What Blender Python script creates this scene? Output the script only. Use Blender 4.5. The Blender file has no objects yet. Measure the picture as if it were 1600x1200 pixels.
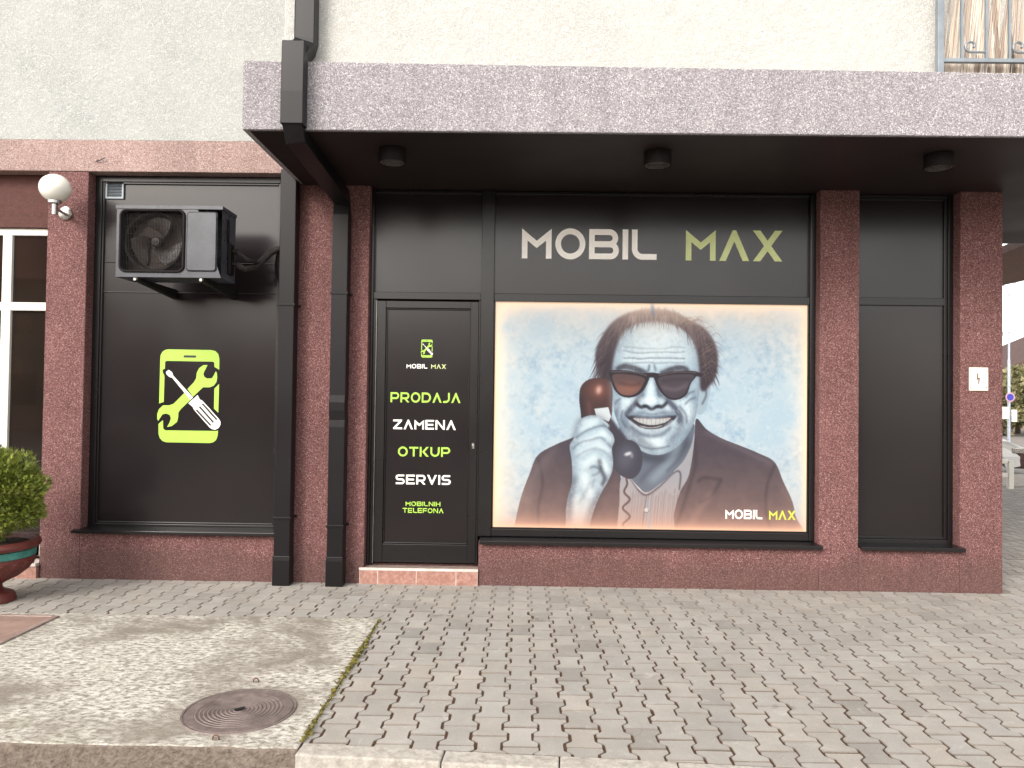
import bpy, bmesh, math, random
import numpy as np
from mathutils import Vector, Matrix
R = math.radians
SC = bpy.context.scene
COL = SC.collection
random.seed(7)

# ------------------------------------------------------------------ camera
YAW, PITCH, ROLL = R(-0.658), R(1.127), R(0.771)
cam = bpy.data.cameras.new('camera'); co = bpy.data.objects.new('camera', cam); COL.objects.link(co)
cam.sensor_width = 36; cam.lens = 36*1180/1600; cam.clip_end = 2000; cam.clip_start = .05
f0 = Vector((math.sin(YAW), math.cos(YAW), 0)); r0 = Vector((math.cos(YAW), -math.sin(YAW), 0)); u0 = Vector((0, 0, 1))
FW = f0*math.cos(PITCH)+u0*math.sin(PITCH); U2 = u0*math.cos(PITCH)-f0*math.sin(PITCH)
RT = r0*math.cos(ROLL)+U2*math.sin(ROLL); UP = U2*math.cos(ROLL)-r0*math.sin(ROLL)
CAMP = Vector((0, -6.3, 1.55))
co.matrix_world = Matrix(((RT.x, UP.x, -FW.x, CAMP.x), (RT.y, UP.y, -FW.y, CAMP.y), (RT.z, UP.z, -FW.z, CAMP.z), (0, 0, 0, 1)))
SC.camera = co
# ------------------------------------------------------------------ light
SUN_DIR = Vector((-.48, -.74, .56)).normalized()      # towards the sun
world = bpy.data.worlds.new('World'); SC.world = world; world.use_nodes = True
wn = world.node_tree.nodes; wl = world.node_tree.links; wn.clear()
sky = wn.new('ShaderNodeTexSky'); sky.sky_type = 'NISHITA'; sky.sun_disc = False
sky.sun_elevation = math.asin(SUN_DIR.z); sky.sun_rotation = math.atan2(SUN_DIR.x, SUN_DIR.y)
sky.air_density = 1.0; sky.dust_density = 1.5; sky.ozone_density = 1.0
hs = wn.new('ShaderNodeHueSaturation'); hs.inputs['Saturation'].default_value = .28; hs.inputs['Value'].default_value = 1.35
wm = wn.new('ShaderNodeMixRGB'); wm.blend_type = 'MULTIPLY'; wm.inputs[0].default_value = 1; wm.inputs[2].default_value = (1.06, 1.0, .93, 1)
bg = wn.new('ShaderNodeBackground'); bg.inputs[1].default_value = .15; wo_ = wn.new('ShaderNodeOutputWorld')
wl.new(sky.outputs[0], hs.inputs['Color']); wl.new(hs.outputs[0], wm.inputs[1]); wl.new(wm.outputs[0], bg.inputs[0]); wl.new(bg.outputs[0], wo_.inputs[0])
sl = bpy.data.lights.new('sun', 'SUN'); sl.energy = 1.0; sl.angle = R(20); sl.color = (1, .965, .92)
so = bpy.data.objects.new('sun', sl); COL.objects.link(so); so.rotation_euler = SUN_DIR.to_track_quat('Z', 'Y').to_euler(); so.location = (-6, -10, 12)
vs = SC.view_settings; vs.view_transform = 'Standard'; vs.look = 'None'; vs.exposure = 1.1; vs.gamma = 1; vs.use_curve_mapping = False
SC.cycles.max_bounces = 8

# ------------------------------------------------------------------ materials
def lin(r, g, b):
    f = lambda c: (c/255/12.92) if c/255 <= .04045 else ((c/255+.055)/1.055)**2.4
    return (f(r), f(g), f(b), 1)
class NT:
    def __init__(s, name, rough=.6, metal=0.0, spec=.5):
        s.m = bpy.data.materials.new(name); s.m.use_nodes = True; s.t = s.m.node_tree; s.n = s.t.nodes; s.l = s.t.links
        s.b = s.n['Principled BSDF']; s.b.inputs['Roughness'].default_value = rough; s.b.inputs['Metallic'].default_value = metal
        s.b.inputs['Specular IOR Level'].default_value = spec; s._tc = None
    def tc(s):
        if s._tc is None: s._tc = s.n.new('ShaderNodeNewGeometry').outputs['Position']
        return s._tc
    def mapping(s, scale, rot=(0, 0, 0)):
        m = s.n.new('ShaderNodeMapping'); m.inputs['Scale'].default_value = scale; m.inputs['Rotation'].default_value = rot
        s.l.new(s.tc(), m.inputs['Vector']); return m.outputs[0]
    def noise(s, scale, detail=3, rough=.5, dist=0, vec=None, out=0):
        n = s.n.new('ShaderNodeTexNoise'); n.inputs['Scale'].default_value = scale; n.inputs['Detail'].default_value = detail
        n.inputs['Roughness'].default_value = rough; n.inputs['Distortion'].default_value = dist
        s.l.new(vec or s.tc(), n.inputs['Vector']); return n.outputs[out]
    def voro(s, scale, feat='F1', out='Color', vec=None):
        n = s.n.new('ShaderNodeTexVoronoi'); n.feature = feat; n.inputs['Scale'].default_value = scale
        s.l.new(vec or s.tc(), n.inputs['Vector']); return n.outputs[out]
    def ramp(s, fac, stops, interp='LINEAR'):
        n = s.n.new('ShaderNodeValToRGB'); e = n.color_ramp.elements; n.color_ramp.interpolation = interp
        while len(e) < len(stops): e.new(.5)
        for k, (p, c) in enumerate(stops): e[k].position = p; e[k].color = c if len(c) == 4 else (*c, 1)
        s.l.new(fac, n.inputs[0]); return n.outputs[0]
    def mix(s, fac, a, b, mode='MIX'):
        n = s.n.new('ShaderNodeMixRGB'); n.blend_type = mode
        for k, v in ((0, fac), (1, a), (2, b)):
            if isinstance(v, (int, float)): n.inputs[k].default_value = v
            elif isinstance(v, tuple): n.inputs[k].default_value = v
            else: s.l.new(v, n.inputs[k])
        return n.outputs[0]
    def math(s, op, a, b=0.0):
        n = s.n.new('ShaderNodeMath'); n.operation = op
        for k, v in ((0, a), (1, b)):
            if isinstance(v, (int, float)): n.inputs[k].default_value = v
            else: s.l.new(v, n.inputs[k])
        return n.outputs[0]
    def sep(s, v, ch):
        n = s.n.new('ShaderNodeSeparateXYZ'); s.l.new(v, n.inputs[0]); return n.outputs[ch]
    def color(s, c):
        if isinstance(c, tuple): s.b.inputs['Base Color'].default_value = c
        else: s.l.new(c, s.b.inputs['Base Color'])
    def rough(s, v): s.l.new(v, s.b.inputs['Roughness'])
    def bump(s, h, dist, strength=1.0):
        n = s.n.new('ShaderNodeBump'); n.inputs['Distance'].default_value = dist; n.inputs['Strength'].default_value = strength
        s.l.new(h, n.inputs['Height']); s.l.new(n.outputs[0], s.b.inputs['Normal'])
M = {}
def simple(key, c, rough=.5, metal=0.0, var=.12, scale=9, bumpd=0, spec=.5):
    t = NT(key, rough, metal, spec)
    n = t.noise(scale, 4, .6)
    d = tuple(x*(1-var*1.6) for x in c[:3])+(1,); e = tuple(min(1, x*(1+var)) for x in c[:3])+(1,)
    t.color(t.ramp(n, [(.3, d), (.7, e)]))
    t.rough(t.ramp(t.noise(scale*3, 3), [(.3, (rough*.85,)*3), (.7, (min(1, rough*1.15),)*3)]))
    if bumpd: t.bump(t.noise(scale*12, 3), bumpd)
    M[key] = t.m; return t
def mosaic(key, stops, cell=95, tint=(.82, 1.1), bd=.004, stain=None):
    t = NT(key, .8, spec=.3)
    w = t.math('MULTIPLY', t.sep(t.voro(cell, out='Color'), 0), 1.0)
    c = t.ramp(w, stops, 'LINEAR')
    big = t.noise(1.3, 4, .6); c = t.mix(1.0, c, t.ramp(big, [(.3, (tint[0],)*3), (.7, (tint[1],)*3)]), 'MULTIPLY')
    if stain:
        z = t.sep(t.tc(), 2); s_ = t.math('ADD', z, t.math('MULTIPLY', t.noise(3, 4), -.35))
        c = t.mix(t.ramp(s_, [(0.0, (.45,)*3), (.12, (0,)*3)]), c, stain)
    st = t.noise(1, 4, .6, .2, t.mapping((9, 9, .7))); c = t.mix(1.0, c, t.ramp(st, [(.34, (.90,)*3), (.56, (1.01,)*3)]), 'MULTIPLY')
    pa = t.noise(4.5, 3, .6, .6); c = t.mix(t.ramp(pa, [(.62, (0,)*3), (.72, (.28,)*3)]), c, stops[2][1])
    t.color(c); t.bump(t.voro(cell, out='Distance'), bd, 1.0)
    M[key] = t.m; return t
mosaic('red_plaster', [(0, lin(80, 49, 50)), (.35, lin(107, 70, 69)), (.7, lin(127, 88, 86)), (.93, lin(150, 114, 110)), (1, lin(176, 150, 145))], cell=185, stain=lin(84, 66, 60))
mosaic('pink_plaster', [(0, lin(132, 106, 100)), (.4, lin(160, 134, 127)), (.8, lin(174, 150, 144)), (1, lin(200, 184, 178))], cell=170)
mosaic('grey_plaster', [(0, lin(118, 113, 117)), (.35, lin(146, 141, 145)), (.75, lin(160, 155, 158)), (1, lin(202, 199, 201))], cell=150, tint=(.93, 1.05))
def render_white(key, a, b):
    t = NT(key, .9, spec=.2)
    n = t.noise(50, 2, .6, 1.8); band = t.math('ABSOLUTE', t.math('SUBTRACT', n, .5))
    patch = t.noise(2.2, 4, .6); th = t.math('MULTIPLY', t.ramp(patch, [(.3, (.55,)*3), (.75, (1,)*3)]), .75)
    line = t.ramp(band, [(0, (1,)*3), (.05, (.8,)*3), (.11, (0,)*3)])
    c = t.mix(t.math('MULTIPLY', line, th), a, b)  # squiggles: shading of the rough render mixed into the colour
    t.color(c); t.bump(t.math('ADD', n, t.noise(22, 3)), .012, .8); M[key] = t.m
render_white('white_render', lin(206, 205, 199), lin(140, 141, 140))
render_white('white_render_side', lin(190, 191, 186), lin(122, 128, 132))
def panel(key, c, rough=.32, spec=.5):
    t = NT(key, rough, spec=.5); sm = t.noise(1.4, 3, .5); sp = t.noise(60, 2)
    t.color(t.mix(t.ramp(sm, [(.3, (0,)*3), (.75, (1,)*3)]), c, tuple(x*1.35 for x in c[:3])+(1,)))
    t.rough(t.ramp(t.noise(1.1, 2, .5), [(.25, (rough*.85,)*3), (.8, (rough*1.2,)*3)])); t.b.inputs['Specular IOR Level'].default_value = spec; M[key] = t.m
panel('black_panel', lin(25, 20, 22), .22, .5); panel('black_frame', lin(20, 18, 19), .28); panel('soffit_paint', lin(36, 27, 26), .5, .3)
panel('black_metal', lin(20, 18, 20), .36, .25)
simple('casing_paint', lin(68, 70, 78), .30, var=.2, scale=6); simple('dark_inside', lin(16, 13, 13), .7)
simple('fan_plastic', lin(58, 50, 46), .45); simple('coil_fins', lin(62, 50, 42), .6, .2, var=.3, scale=30)
simple('steel', lin(176, 172, 168), .28, .9); simple('foam_tape', lin(44, 38, 36), .7, var=.4, scale=40, bumpd=.004)
simple('white_pvc', lin(226, 224, 214), .4, var=.03); simple('vinyl_white', lin(247, 244, 238), .5, var=.01)
simple('vinyl_green', lin(166, 208, 78), .5, var=.03); simple('vinyl_gold', lin(202, 212, 150), .5, var=.06); simple('print_yellow', lin(196, 204, 78), .5, var=.03)
simple('vinyl_dark', lin(44, 40, 38), .5); simple('silver_edge', lin(150, 146, 144), .35, .7); simple('plate_ink', lin(110, 84, 96), .6)
simple('plate_enamel', lin(224, 222, 204), .35, var=.05, scale=20); simple('rust', lin(104, 74, 56), .8, var=.4, scale=50)
simple('urn_red', lin(100, 45, 40), .55, var=.2, scale=14, bumpd=.001); simple('urn_teal', lin(60, 128, 118), .55, var=.25, scale=18); simple('pink_concrete', lin(150, 124, 112), .8, var=.15, scale=8); simple('soil', lin(52, 40, 30), .95, var=.4, scale=60, bumpd=.01)
simple('grout', lin(206, 196, 188), .8); simple('trunk_bark', lin(84, 66, 52), .9, var=.4, scale=20, bumpd=.01)
simple('brown_board', lin(122, 92, 82), .7, var=.1); simple('galvanised', lin(176, 182, 196), .5, .3, var=.08); simple('sign_blue', lin(60, 62, 168), .5); simple('sign_red', lin(196, 150, 170), .5)
simple('car_paint', lin(206, 206, 204), .25, var=.02); simple('tyre', lin(30, 28, 28), .8); simple('car_glass', lin(40, 44, 48), .08, var=.05); simple('car_dark', lin(70, 46, 42), .4)
simple('roof_dark', lin(84, 62, 56), .8, var=.2, scale=3); simple('railing_grey', lin(132, 140, 146), .45, .2); simple('cream', lin(130, 118, 104), .8)
simple('moss', lin(112, 104, 44), .95, var=.5, scale=60); simple('wire', lin(60, 56, 66), .5); simple('spot_lens', lin(80, 74, 72), .3); simple('lamp_black', lin(24, 19, 19), .6, spec=.15)
simple('painted_reveal', lin(78, 42, 36), .8, var=.12, scale=30)
# globe glass
t = NT('opal_glass', .18); t.color(lin(238, 236, 226)); t.b.inputs['Subsurface Weight'].default_value = .35; t.b.inputs['Subsurface Radius'].default_value = (.05, .05, .05); M['opal_glass'] = t.m
# window glass over a dark room
t = NT('dark_glass', .03, spec=.5); t.color(t.ramp(t.noise(1.1, 2), [(.3, lin(26, 22, 20)), (.7, lin(46, 36, 30))])); M['dark_glass'] = t.m
# terracotta tile
t = NT('step_tile', .35); t.color(t.ramp(t.noise(34, 6, .7), [(.3, lin(134, 92, 82)), (.5, lin(160, 120, 108)), (.72, lin(186, 150, 138))])); M['step_tile'] = t.m
t = NT('step_top', .4); t.color(t.ramp(t.noise(20, 5, .7), [(.3, lin(128, 108, 100)), (.7, lin(168, 148, 140))])); M['step_top'] = t.m
# concrete slab, worn and limey
t = NT('slab_concrete', .9, spec=.2)
a = t.noise(1.3, 5, .65, .3); v = t.mapping((1, 1.7, 1), (0, 0, .3)); b = t.noise(24, 6, .72, .3, v); c3 = t.noise(90, 4, .75); b2 = t.noise(7, 4, .7, .2, v)
base = t.ramp(c3, [(.25, lin(112, 104, 94)), (.75, lin(152, 144, 133))])
wear = t.math('MULTIPLY', t.ramp(t.math('ADD', t.math('MULTIPLY', a, .85), t.math('MULTIPLY', b2, .15)), [(.42, (.08,)*3), (.55, (1,)*3)]), t.ramp(b, [(.40, (0,)*3), (.58, (.95,)*3)]))
cc = t.mix(wear, base, lin(216, 212, 201)); cc = t.mix(t.ramp(t.noise(2.3, 5, .7), [(.6, (0,)*3), (.75, (.35,)*3)]), cc, lin(140, 138, 104))
t.color(cc); t.bump(t.math('ADD', c3, t.math('MULTIPLY', b, .7)), .006, .7); M['slab_concrete'] = t.m
t = NT('slab_edge', .95, spec=.2); t.color(t.ramp(t.noise(30, 6, .75), [(.3, lin(88, 78, 70)), (.7, lin(142, 130, 119))])); t.bump(t.noise(60, 4), .01); M['slab_edge'] = t.m
# paving stone: per-stone tone comes from a colour attribute
t = NT('paver', .88, spec=.25); at = t.n.new('ShaderNodeAttribute'); at.attribute_name = 'tone'
g = t.noise(150, 3, .7); g2 = t.noise(5, 5, .65)
cc = t.mix(1.0, at.outputs['Color'], t.ramp(g, [(.25, (.8,)*3), (.8, (1.16,)*3)]), 'MULTIPLY'); cc = t.mix(1.0, cc, t.ramp(g2, [(.3, (.88, .87, .86)), (.7, (1.06, 1.05, 1.04))]), 'MULTIPLY')
dust = t.ramp(t.noise(9, 6, .75, .8), [(.58, (0,)*3), (.7, (.5,)*3)]); cc = t.mix(dust, cc, lin(196, 192, 184)); spots = t.ramp(t.noise(3.3, 3, .5, 1.5), [(.70, (0,)*3), (.74, (.4,)*3)]); cc = t.mix(spots, cc, lin(92, 84, 80))
t.color(cc); t.bump(g, .003, .8); M['paver'] = t.m
# joints: brown grit, in places silted with pale dust
t = NT('joint_sand', .95, spec=.1); y = t.sep(t.tc(), 1); f = t.math('ADD', t.math('ADD', y, .42), t.math('MULTIPLY', t.noise(1.7, 4), .9))
c1 = t.ramp(t.noise(120, 3), [(.3, lin(58, 42, 33)), (.7, lin(100, 78, 63))]); t.color(t.mix(t.ramp(f, [(-.0, (0,)*3), (.25, (.9,)*3)]), c1, lin(140, 133, 124))); M['joint_sand'] = t.m
t = NT('asphalt', .92, spec=.3); t.color(t.ramp(t.noise(140, 3, .7), [(.3, lin(112, 107, 102)), (.75, lin(156, 150, 143))])); t.bump(t.noise(180, 2), .004); M['asphalt'] = t.m
t = NT('pale_paving', .9, spec=.2); br = t.n.new('ShaderNodeTexBrick'); br.inputs['Scale'].default_value = 4; br.inputs['Color1'].default_value = lin(186, 180, 170); br.inputs['Color2'].default_value = lin(168, 160, 150); br.inputs['Mortar'].default_value = lin(104, 92, 82)
t.l.new(t.tc(), br.inputs['Vector']); t.color(br.outputs[0]); M['pale_paving'] = t.m
t = NT('kerb_concrete', .9, spec=.2); t.color(t.ramp(t.noise(26, 6, .75), [(.3, lin(142, 136, 128)), (.7, lin(196, 190, 180))])); t.bump(t.noise(120, 3), .003); M['kerb_concrete'] = t.m
t = NT('cast_iron', .6, .2); t.color(t.ramp(t.noise(16, 6, .75), [(.3, lin(98, 86, 82)), (.6, lin(128, 115, 110)), (.82, lin(170, 160, 152))])); t.bump(t.noise(90, 3), .001); M['cast_iron'] = t.m
t = NT('reed', .8); t.color(t.ramp(t.sep(t.voro(40, out='Color', vec=t.mapping((1, .05, .05))), 0), [(0, lin(112, 96, 86)), (.5, lin(176, 160, 146)), (1, lin(216, 206, 192))])); M['reed'] = t.m
def leafmat(key, a, b, c):
    t = NT(key, .6); oi = t.n.new('ShaderNodeAttribute'); oi.attribute_name = 'tone'
    t.color(t.ramp(t.sep(oi.outputs['Color'], 0), [(0, a), (.5, b), (1, c)])); t.b.inputs['Transmission Weight'].default_value = 0
    t.b.inputs['Subsurface Weight'].default_value = 0; M[key] = t.m
leafmat('thuja_leaf', lin(58, 68, 24), lin(122, 134, 48), lin(178, 184, 92)); leafmat('tree_leaf', lin(96, 98, 66), lin(134, 130, 92), lin(168, 160, 122))
t = NT('red_roof_tile', .8); wv = t.n.new('ShaderNodeTexWave'); wv.bands_direction = 'X'; wv.inputs['Scale'].default_value = 3; t.l.new(t.tc(), wv.inputs['Vector'])
t.color(t.mix(t.ramp(t.noise(4, 4), [(.3, (0,)*3), (.7, (1,)*3)]), lin(120, 60, 40), lin(160, 92, 62))); M['red_roof_tile'] = t.m

# ------------------------------------------------------------------ mesh helpers
ORG = {}
class MB:
    def __init__(s): s.v = []; s.f = []; s.mi = []; s.tone = []
    def face(s, pts, m=0, tone=None):
        n = len(s.v); s.v += [tuple(p) for p in pts]; s.f.append(list(range(n, n+len(pts)))); s.mi.append(m); s.tone.append(tone)
    def box(s, x0, x1, y0, y1, z0, z1, m=0):
        n = len(s.v)
        s.v += [(x0, y0, z0), (x1, y0, z0), (x1, y1, z0), (x0, y1, z0), (x0, y0, z1), (x1, y0, z1), (x1, y1, z1), (x0, y1, z1)]
        for q in ((0, 3, 2, 1), (4, 5, 6, 7), (0, 1, 5, 4), (1, 2, 6, 5), (2, 3, 7, 6), (3, 0, 4, 7)): s.f.append([n+k for k in q]); s.mi.append(m); s.tone.append(None)
        return s
    def prism(s, poly, o, a, b, n_, d, m=0, ms=None):
        # 2D polygon (u,v) placed at o + u*a + v*b, extruded by d along n_
        o, a, b, n_ = Vector(o), Vector(a), Vector(b), Vector(n_)
        P = [o+a*u+b*v for u, v in poly]; Q = [p+n_*d for p in P]; k = len(P); i = len(s.v)
        s.v += [tuple(p) for p in P+Q]
        s.f.append(list(range(i+k, i+2*k))); s.mi.append(m); s.tone.append(None)
        s.f.append(list(range(i+k-1, i-1, -1))); s.mi.append(m if ms is None else ms); s.tone.append(None)
        for j in range(k):
            s.f.append([i+j, i+(j+1) % k, i+k+(j+1) % k, i+k+j]); s.mi.append(m if ms is None else ms); s.tone.append(None)
        return s
    def tube(s, path, r, seg=10, m=0, cap=True, square=None):
        P = [Vector(p) for p in path]; rr = r if isinstance(r, (list, tuple)) else [r]*len(P); rings = []
        ref = None
        for k, p in enumerate(P):
            d = (P[min(k+1, len(P)-1)]-P[max(k-1, 0)]).normalized()
            if ref is None: ref = Vector((0, 1, 0)) if abs(d.y) < .9 else Vector((1, 0, 0))
            a = d.cross(ref).normalized(); b = d.cross(a).normalized(); ref = -b if False else ref
            ring = []
            for j in range(seg):
                t_ = 2*math.pi*(j+.5)/seg
                if square:
                    sx, sy = [(1, 1), (-1, 1), (-1, -1), (1, -1)][j % 4]; ring.append(p+a*sx*square[0]+b*sy*square[1])
                else: ring.append(p+a*math.cos(t_)*rr[k]+b*math.sin(t_)*rr[k])
            rings.append(len(s.v)); s.v += [tuple(q) for q in ring]
        for k in range(len(P)-1):
            for j in range(seg):
                s.f.append([rings[k]+j, rings[k]+(j+1) % seg, rings[k+1]+(j+1) % seg, rings[k+1]+j]); s.mi.append(m); s.tone.append(None)
        if cap:
            s.f.append([rings[0]+j for j in range(seg)][::-1]); s.mi.append(m); s.tone.append(None)
            s.f.append([rings[-1]+j for j in range(seg)]); s.mi.append(m); s.tone.append(None)
        return s
    def lathe(s, prof, c, seg=32, m=0, axis='z', mf=None):
        c = Vector(c); rings = []
        for r_, h in prof:
            rings.append(len(s.v))
            for j in range(seg):
                a = 2*math.pi*j/seg; x, y = r_*math.cos(a), r_*math.sin(a)
                s.v.append(tuple(c+(Vector((x, y, h)) if axis == 'z' else Vector((x, h, y)) if axis == 'y' else Vector((h, x, y)))))
        for k in range(len(prof)-1):
            for j in range(seg):
                s.f.append([rings[k]+j, rings[k]+(j+1) % seg, rings[k+1]+(j+1) % seg, rings[k+1]+j]); s.mi.append(mf(k) if mf else m); s.tone.append(None)
        return s
    def build(s, name, mats, parent=None, smooth=False, bevel=0, origin=None, label=None, recalc=True):
        me = bpy.data.meshes.new(name); P = np.array(s.v, float)
        if parent is not None: og = ORG[parent.name]
        elif origin is not None: og = Vector(origin)
        else: og = Vector(((P[:, 0].min()+P[:, 0].max())/2, (P[:, 1].min()+P[:, 1].max())/2, P[:, 2].min()))
        P = P-np.array(og)
        me.from_pydata([tuple(p) for p in P], [], s.f)
        mats = mats if isinstance(mats, list) else [mats]
        for k in mats: me.materials.append(M[k])
        me.polygons.foreach_set('material_index', s.mi)
        if any(x is not None for x in s.tone):
            ca = me.color_attributes.new('tone', 'FLOAT_COLOR', 'CORNER'); buf = []
            for p, tn in zip(s.f, s.tone): buf += list(tn or (1, 1, 1, 1))*len(p)
            ca.data.foreach_set('color', buf)
        if recalc:
            bm = bmesh.new(); bm.from_mesh(me); bmesh.ops.recalc_face_normals(bm, faces=bm.faces); bm.to_mesh(me); bm.free()
        if smooth:
            me.polygons.foreach_set('use_smooth', [True]*len(me.polygons))
            me.set_sharp_from_angle(angle=R(38))
        o = bpy.data.objects.new(name, me); COL.objects.link(o)
        ORG[o.name] = og
        if parent is not None: o.parent = parent
        else: o.location = og
        if label: o['label'] = label
        if bevel:
            bv = o.modifiers.new('bevel', 'BEVEL'); bv.width = bevel; bv.segments = 2; bv.limit_method = 'ANGLE'; bv.angle_limit = R(40)
        return o
def empty(name, loc):
    o = bpy.data.objects.new(name, None); COL.objects.link(o); o.location = loc; ORG[o.name] = Vector(loc); o.empty_display_size = .1; return o
def tag(o, label=None, cat=None, group=None, kind=None):
    for k, v in (('label', label), ('category', cat), ('group', group), ('kind', kind)):
        if v: o[k] = v
    return o
def arc(cx, cy, r, a0, a1, n=10): return [(cx+r*math.cos(R(a0+(a1-a0)*k/n)), cy+r*math.sin(R(a0+(a1-a0)*k/n))) for k in range(n+1)]

# ------------------------------------------------------------------ lettering
TH = .19
def ribbon(path, closed=False, th=TH):
    h = th/2; n = len(path); Lf, Rt = [], []
    for i in range(n):
        p = Vector(path[i]); a = Vector(path[i-1]) if (i or closed) else None; b = Vector(path[(i+1) % n]) if (i < n-1 or closed) else None
        d1 = (p-a).normalized() if a is not None else None; d2 = (b-p).normalized() if b is not None else None
        d1 = d1 or d2; d2 = d2 or d1
        n1 = Vector((-d1.y, d1.x)); n2 = Vector((-d2.y, d2.x)); mm = n1+n2
        mm = mm/max(mm.length_squared, .18)*2
        Lf.append(p+mm*h); Rt.append(p-mm*h)
    return Lf, Rt
a_, b_ = .095, .905
GL = {
 'M': (1.02, [('r', [(a_, 0), (a_, .80), (.51, .47), (.925, .80), (.925, 0)])]),
 'O': (1.03, [('c', arc(.515, .5, .42, 0, 354, 40))]),
 'B': (1.02, [('r', [(.19, b_), (.70, b_)]+arc(.70, .705, .2, 90, -90)[1:]+[(.19, .505)]), ('r', [(.19, .495), (.73, .495)]+arc(.73, .295, .2, 90, -90)[1:]+[(.19, a_)]), ('r', [(a_, 0), (a_, 1)])]),
 'I': (.19, [('r', [(a_, 0), (a_, 1)])]),
 'L': (.85, [('r', [(a_, 1), (a_, .36)]+arc(.36, .36, .265, 180, 270)[1:]+[(.85, a_)])]),
 'A': (1.02, [('p', [(0, 0), (.45, 1), (.57, 1), (1.02, 0), (.80, 0), (.51, .64), (.22, 0)])]),
 'V': (1.02, [('p', [(0, 1), (.45, 0), (.57, 0), (1.02, 1), (.80, 1), (.51, .36), (.22, 1)])]),
 'X': (1.0, [('p', [(0, 0), (.38, .5), (0, 1), (.25, 1), (.5, .67), (.75, 1), (1, 1), (.62, .5), (1, 0), (.75, 0), (.5, .33), (.25, 0)])]),
 'K': (.95, [('r', [(a_, 0), (a_, 1)]), ('p', [(.24, .5), (.68, 1), (.94, 1), (.50, .5), (.94, 0), (.68, 0)])]),
 'N': (1.0, [('r', [(a_, 0), (a_, 1)]), ('r', [(.905, 0), (.905, 1)]), ('p', [(.191, 1), (.809, .26), (.809, 0), (.191, .74)])]),
 'Z': (.97, [('p', [(0, 1), (.95, 1), (.95, .85), (.33, .19), (.97, .19), (.97, 0), (.02, 0), (.02, .15), (.64, .81), (0, .81)])]),
 'P': (.93, [('r', [(a_, 0), (a_, 1)]), ('r', [(.19, b_), (.60, b_)]+arc(.60, .655, .25, 90, -90)[1:]+[(.19, .405)])]),
 'R': (.98, [('r', [(a_, 0), (a_, 1)]), ('r', [(.19, b_), (.62, b_)]+arc(.62, .655, .25, 90, -90)[1:]+[(.19, .405)]), ('p', [(.45, .31), (.70, .31), (.98, 0), (.73, 0)])]),
 'D': (1.0, [('c', [(a_, a_), (a_, b_), (.50, b_)]+arc(.50, .5, .405, 90, -90, 16)[1:])]),
 'J': (.72, [('r', [(0, a_), (.30, a_)]+arc(.30, .42, .325, -90, 0)[1:]+[(.625, 1)])]),
 'E': (.92, [('r', [(.92, b_), (a_, b_), (a_, a_), (.92, a_)]), ('r', [(.19, .5), (.84, .5)])]),
 'F': (.9, [('r', [(.90, b_), (a_, b_), (a_, 0)]), ('r', [(.19, .47), (.80, .47)])]),
 'T': (.95, [('r', [(0, b_), (.95, b_)]), ('r', [(.475, 0), (.475, .81)])]),
 'U': (.97, [('r', [(a_, 1), (a_, .48)]+arc(.485, .485, .39, 180, 360, 16)[1:]+[(.875, 1)])]),
 'S': (.95, [('r', [(.90, b_), (.30, b_)]+arc(.30, .7025, .2025, 90, 270)[1:]+[(.66, .5)]+arc(.66, .2975, .2025, 90, -90)[1:]+[(.03, a_)])]),
 'H': (.97, [('r', [(a_, 0), (a_, 1)]), ('r', [(.875, 0), (.875, 1)]), ('r', [(.19, .5), (.78, .5)])]),
}
def word(text, x0, x1, z0, z1, y, mat, parent, name='lettering', depth=.0015, gap=.13, label=None, thick=1.0):
    H_ = z1-z0; wid = sum(GL[c][0] for c in text)+gap*(len(text)-1); sx = (x1-x0)/wid; u = 0; mb = MB(); k = 0
    for c in text:
        w, st = GL[c]
        for kind, pts in st:
            k += 1; dd = depth+(k % 4)*.00025
            if kind == 'p':
                mb.prism(pts, (x0+u*sx, y, z0), (sx, 0, 0), (0, 0, H_), (0, -1, 0), dd)
            else:
                Lf, Rt = ribbon(pts, kind == 'c', TH*thick); n = len(Lf)
                for i in range(n if kind == 'c' else n-1):
                    j = (i+1) % n; q = [Lf[i], Lf[j], Rt[j], Rt[i]]
                    P = [(x0+(u+p.x)*sx, y-dd, z0+p.y*H_) for p in q]; mb.face(P)
                    for A, B in ((Lf[i], Lf[j]), (Rt[j], Rt[i])):
                        mb.face([(x0+(u+A.x)*sx, y-dd, z0+A.y*H_), (x0+(u+B.x)*sx, y-dd, z0+B.y*H_), (x0+(u+B.x)*sx, y, z0+B.y*H_), (x0+(u+A.x)*sx, y, z0+A.y*H_)])
        u += w+gap
    return mb.build(name, mat, parent, label=label)
def rrect(x0, x1, z0, z1, r, n=6):
    return arc(x1-r, z1-r, r, 0, 90, n)+arc(x0+r, z1-r, r, 90, 180, n)+arc(x0+r, z0+r, r, 180, 270, n)+arc(x1-r, z0+r, r, 270, 360, n)
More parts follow.
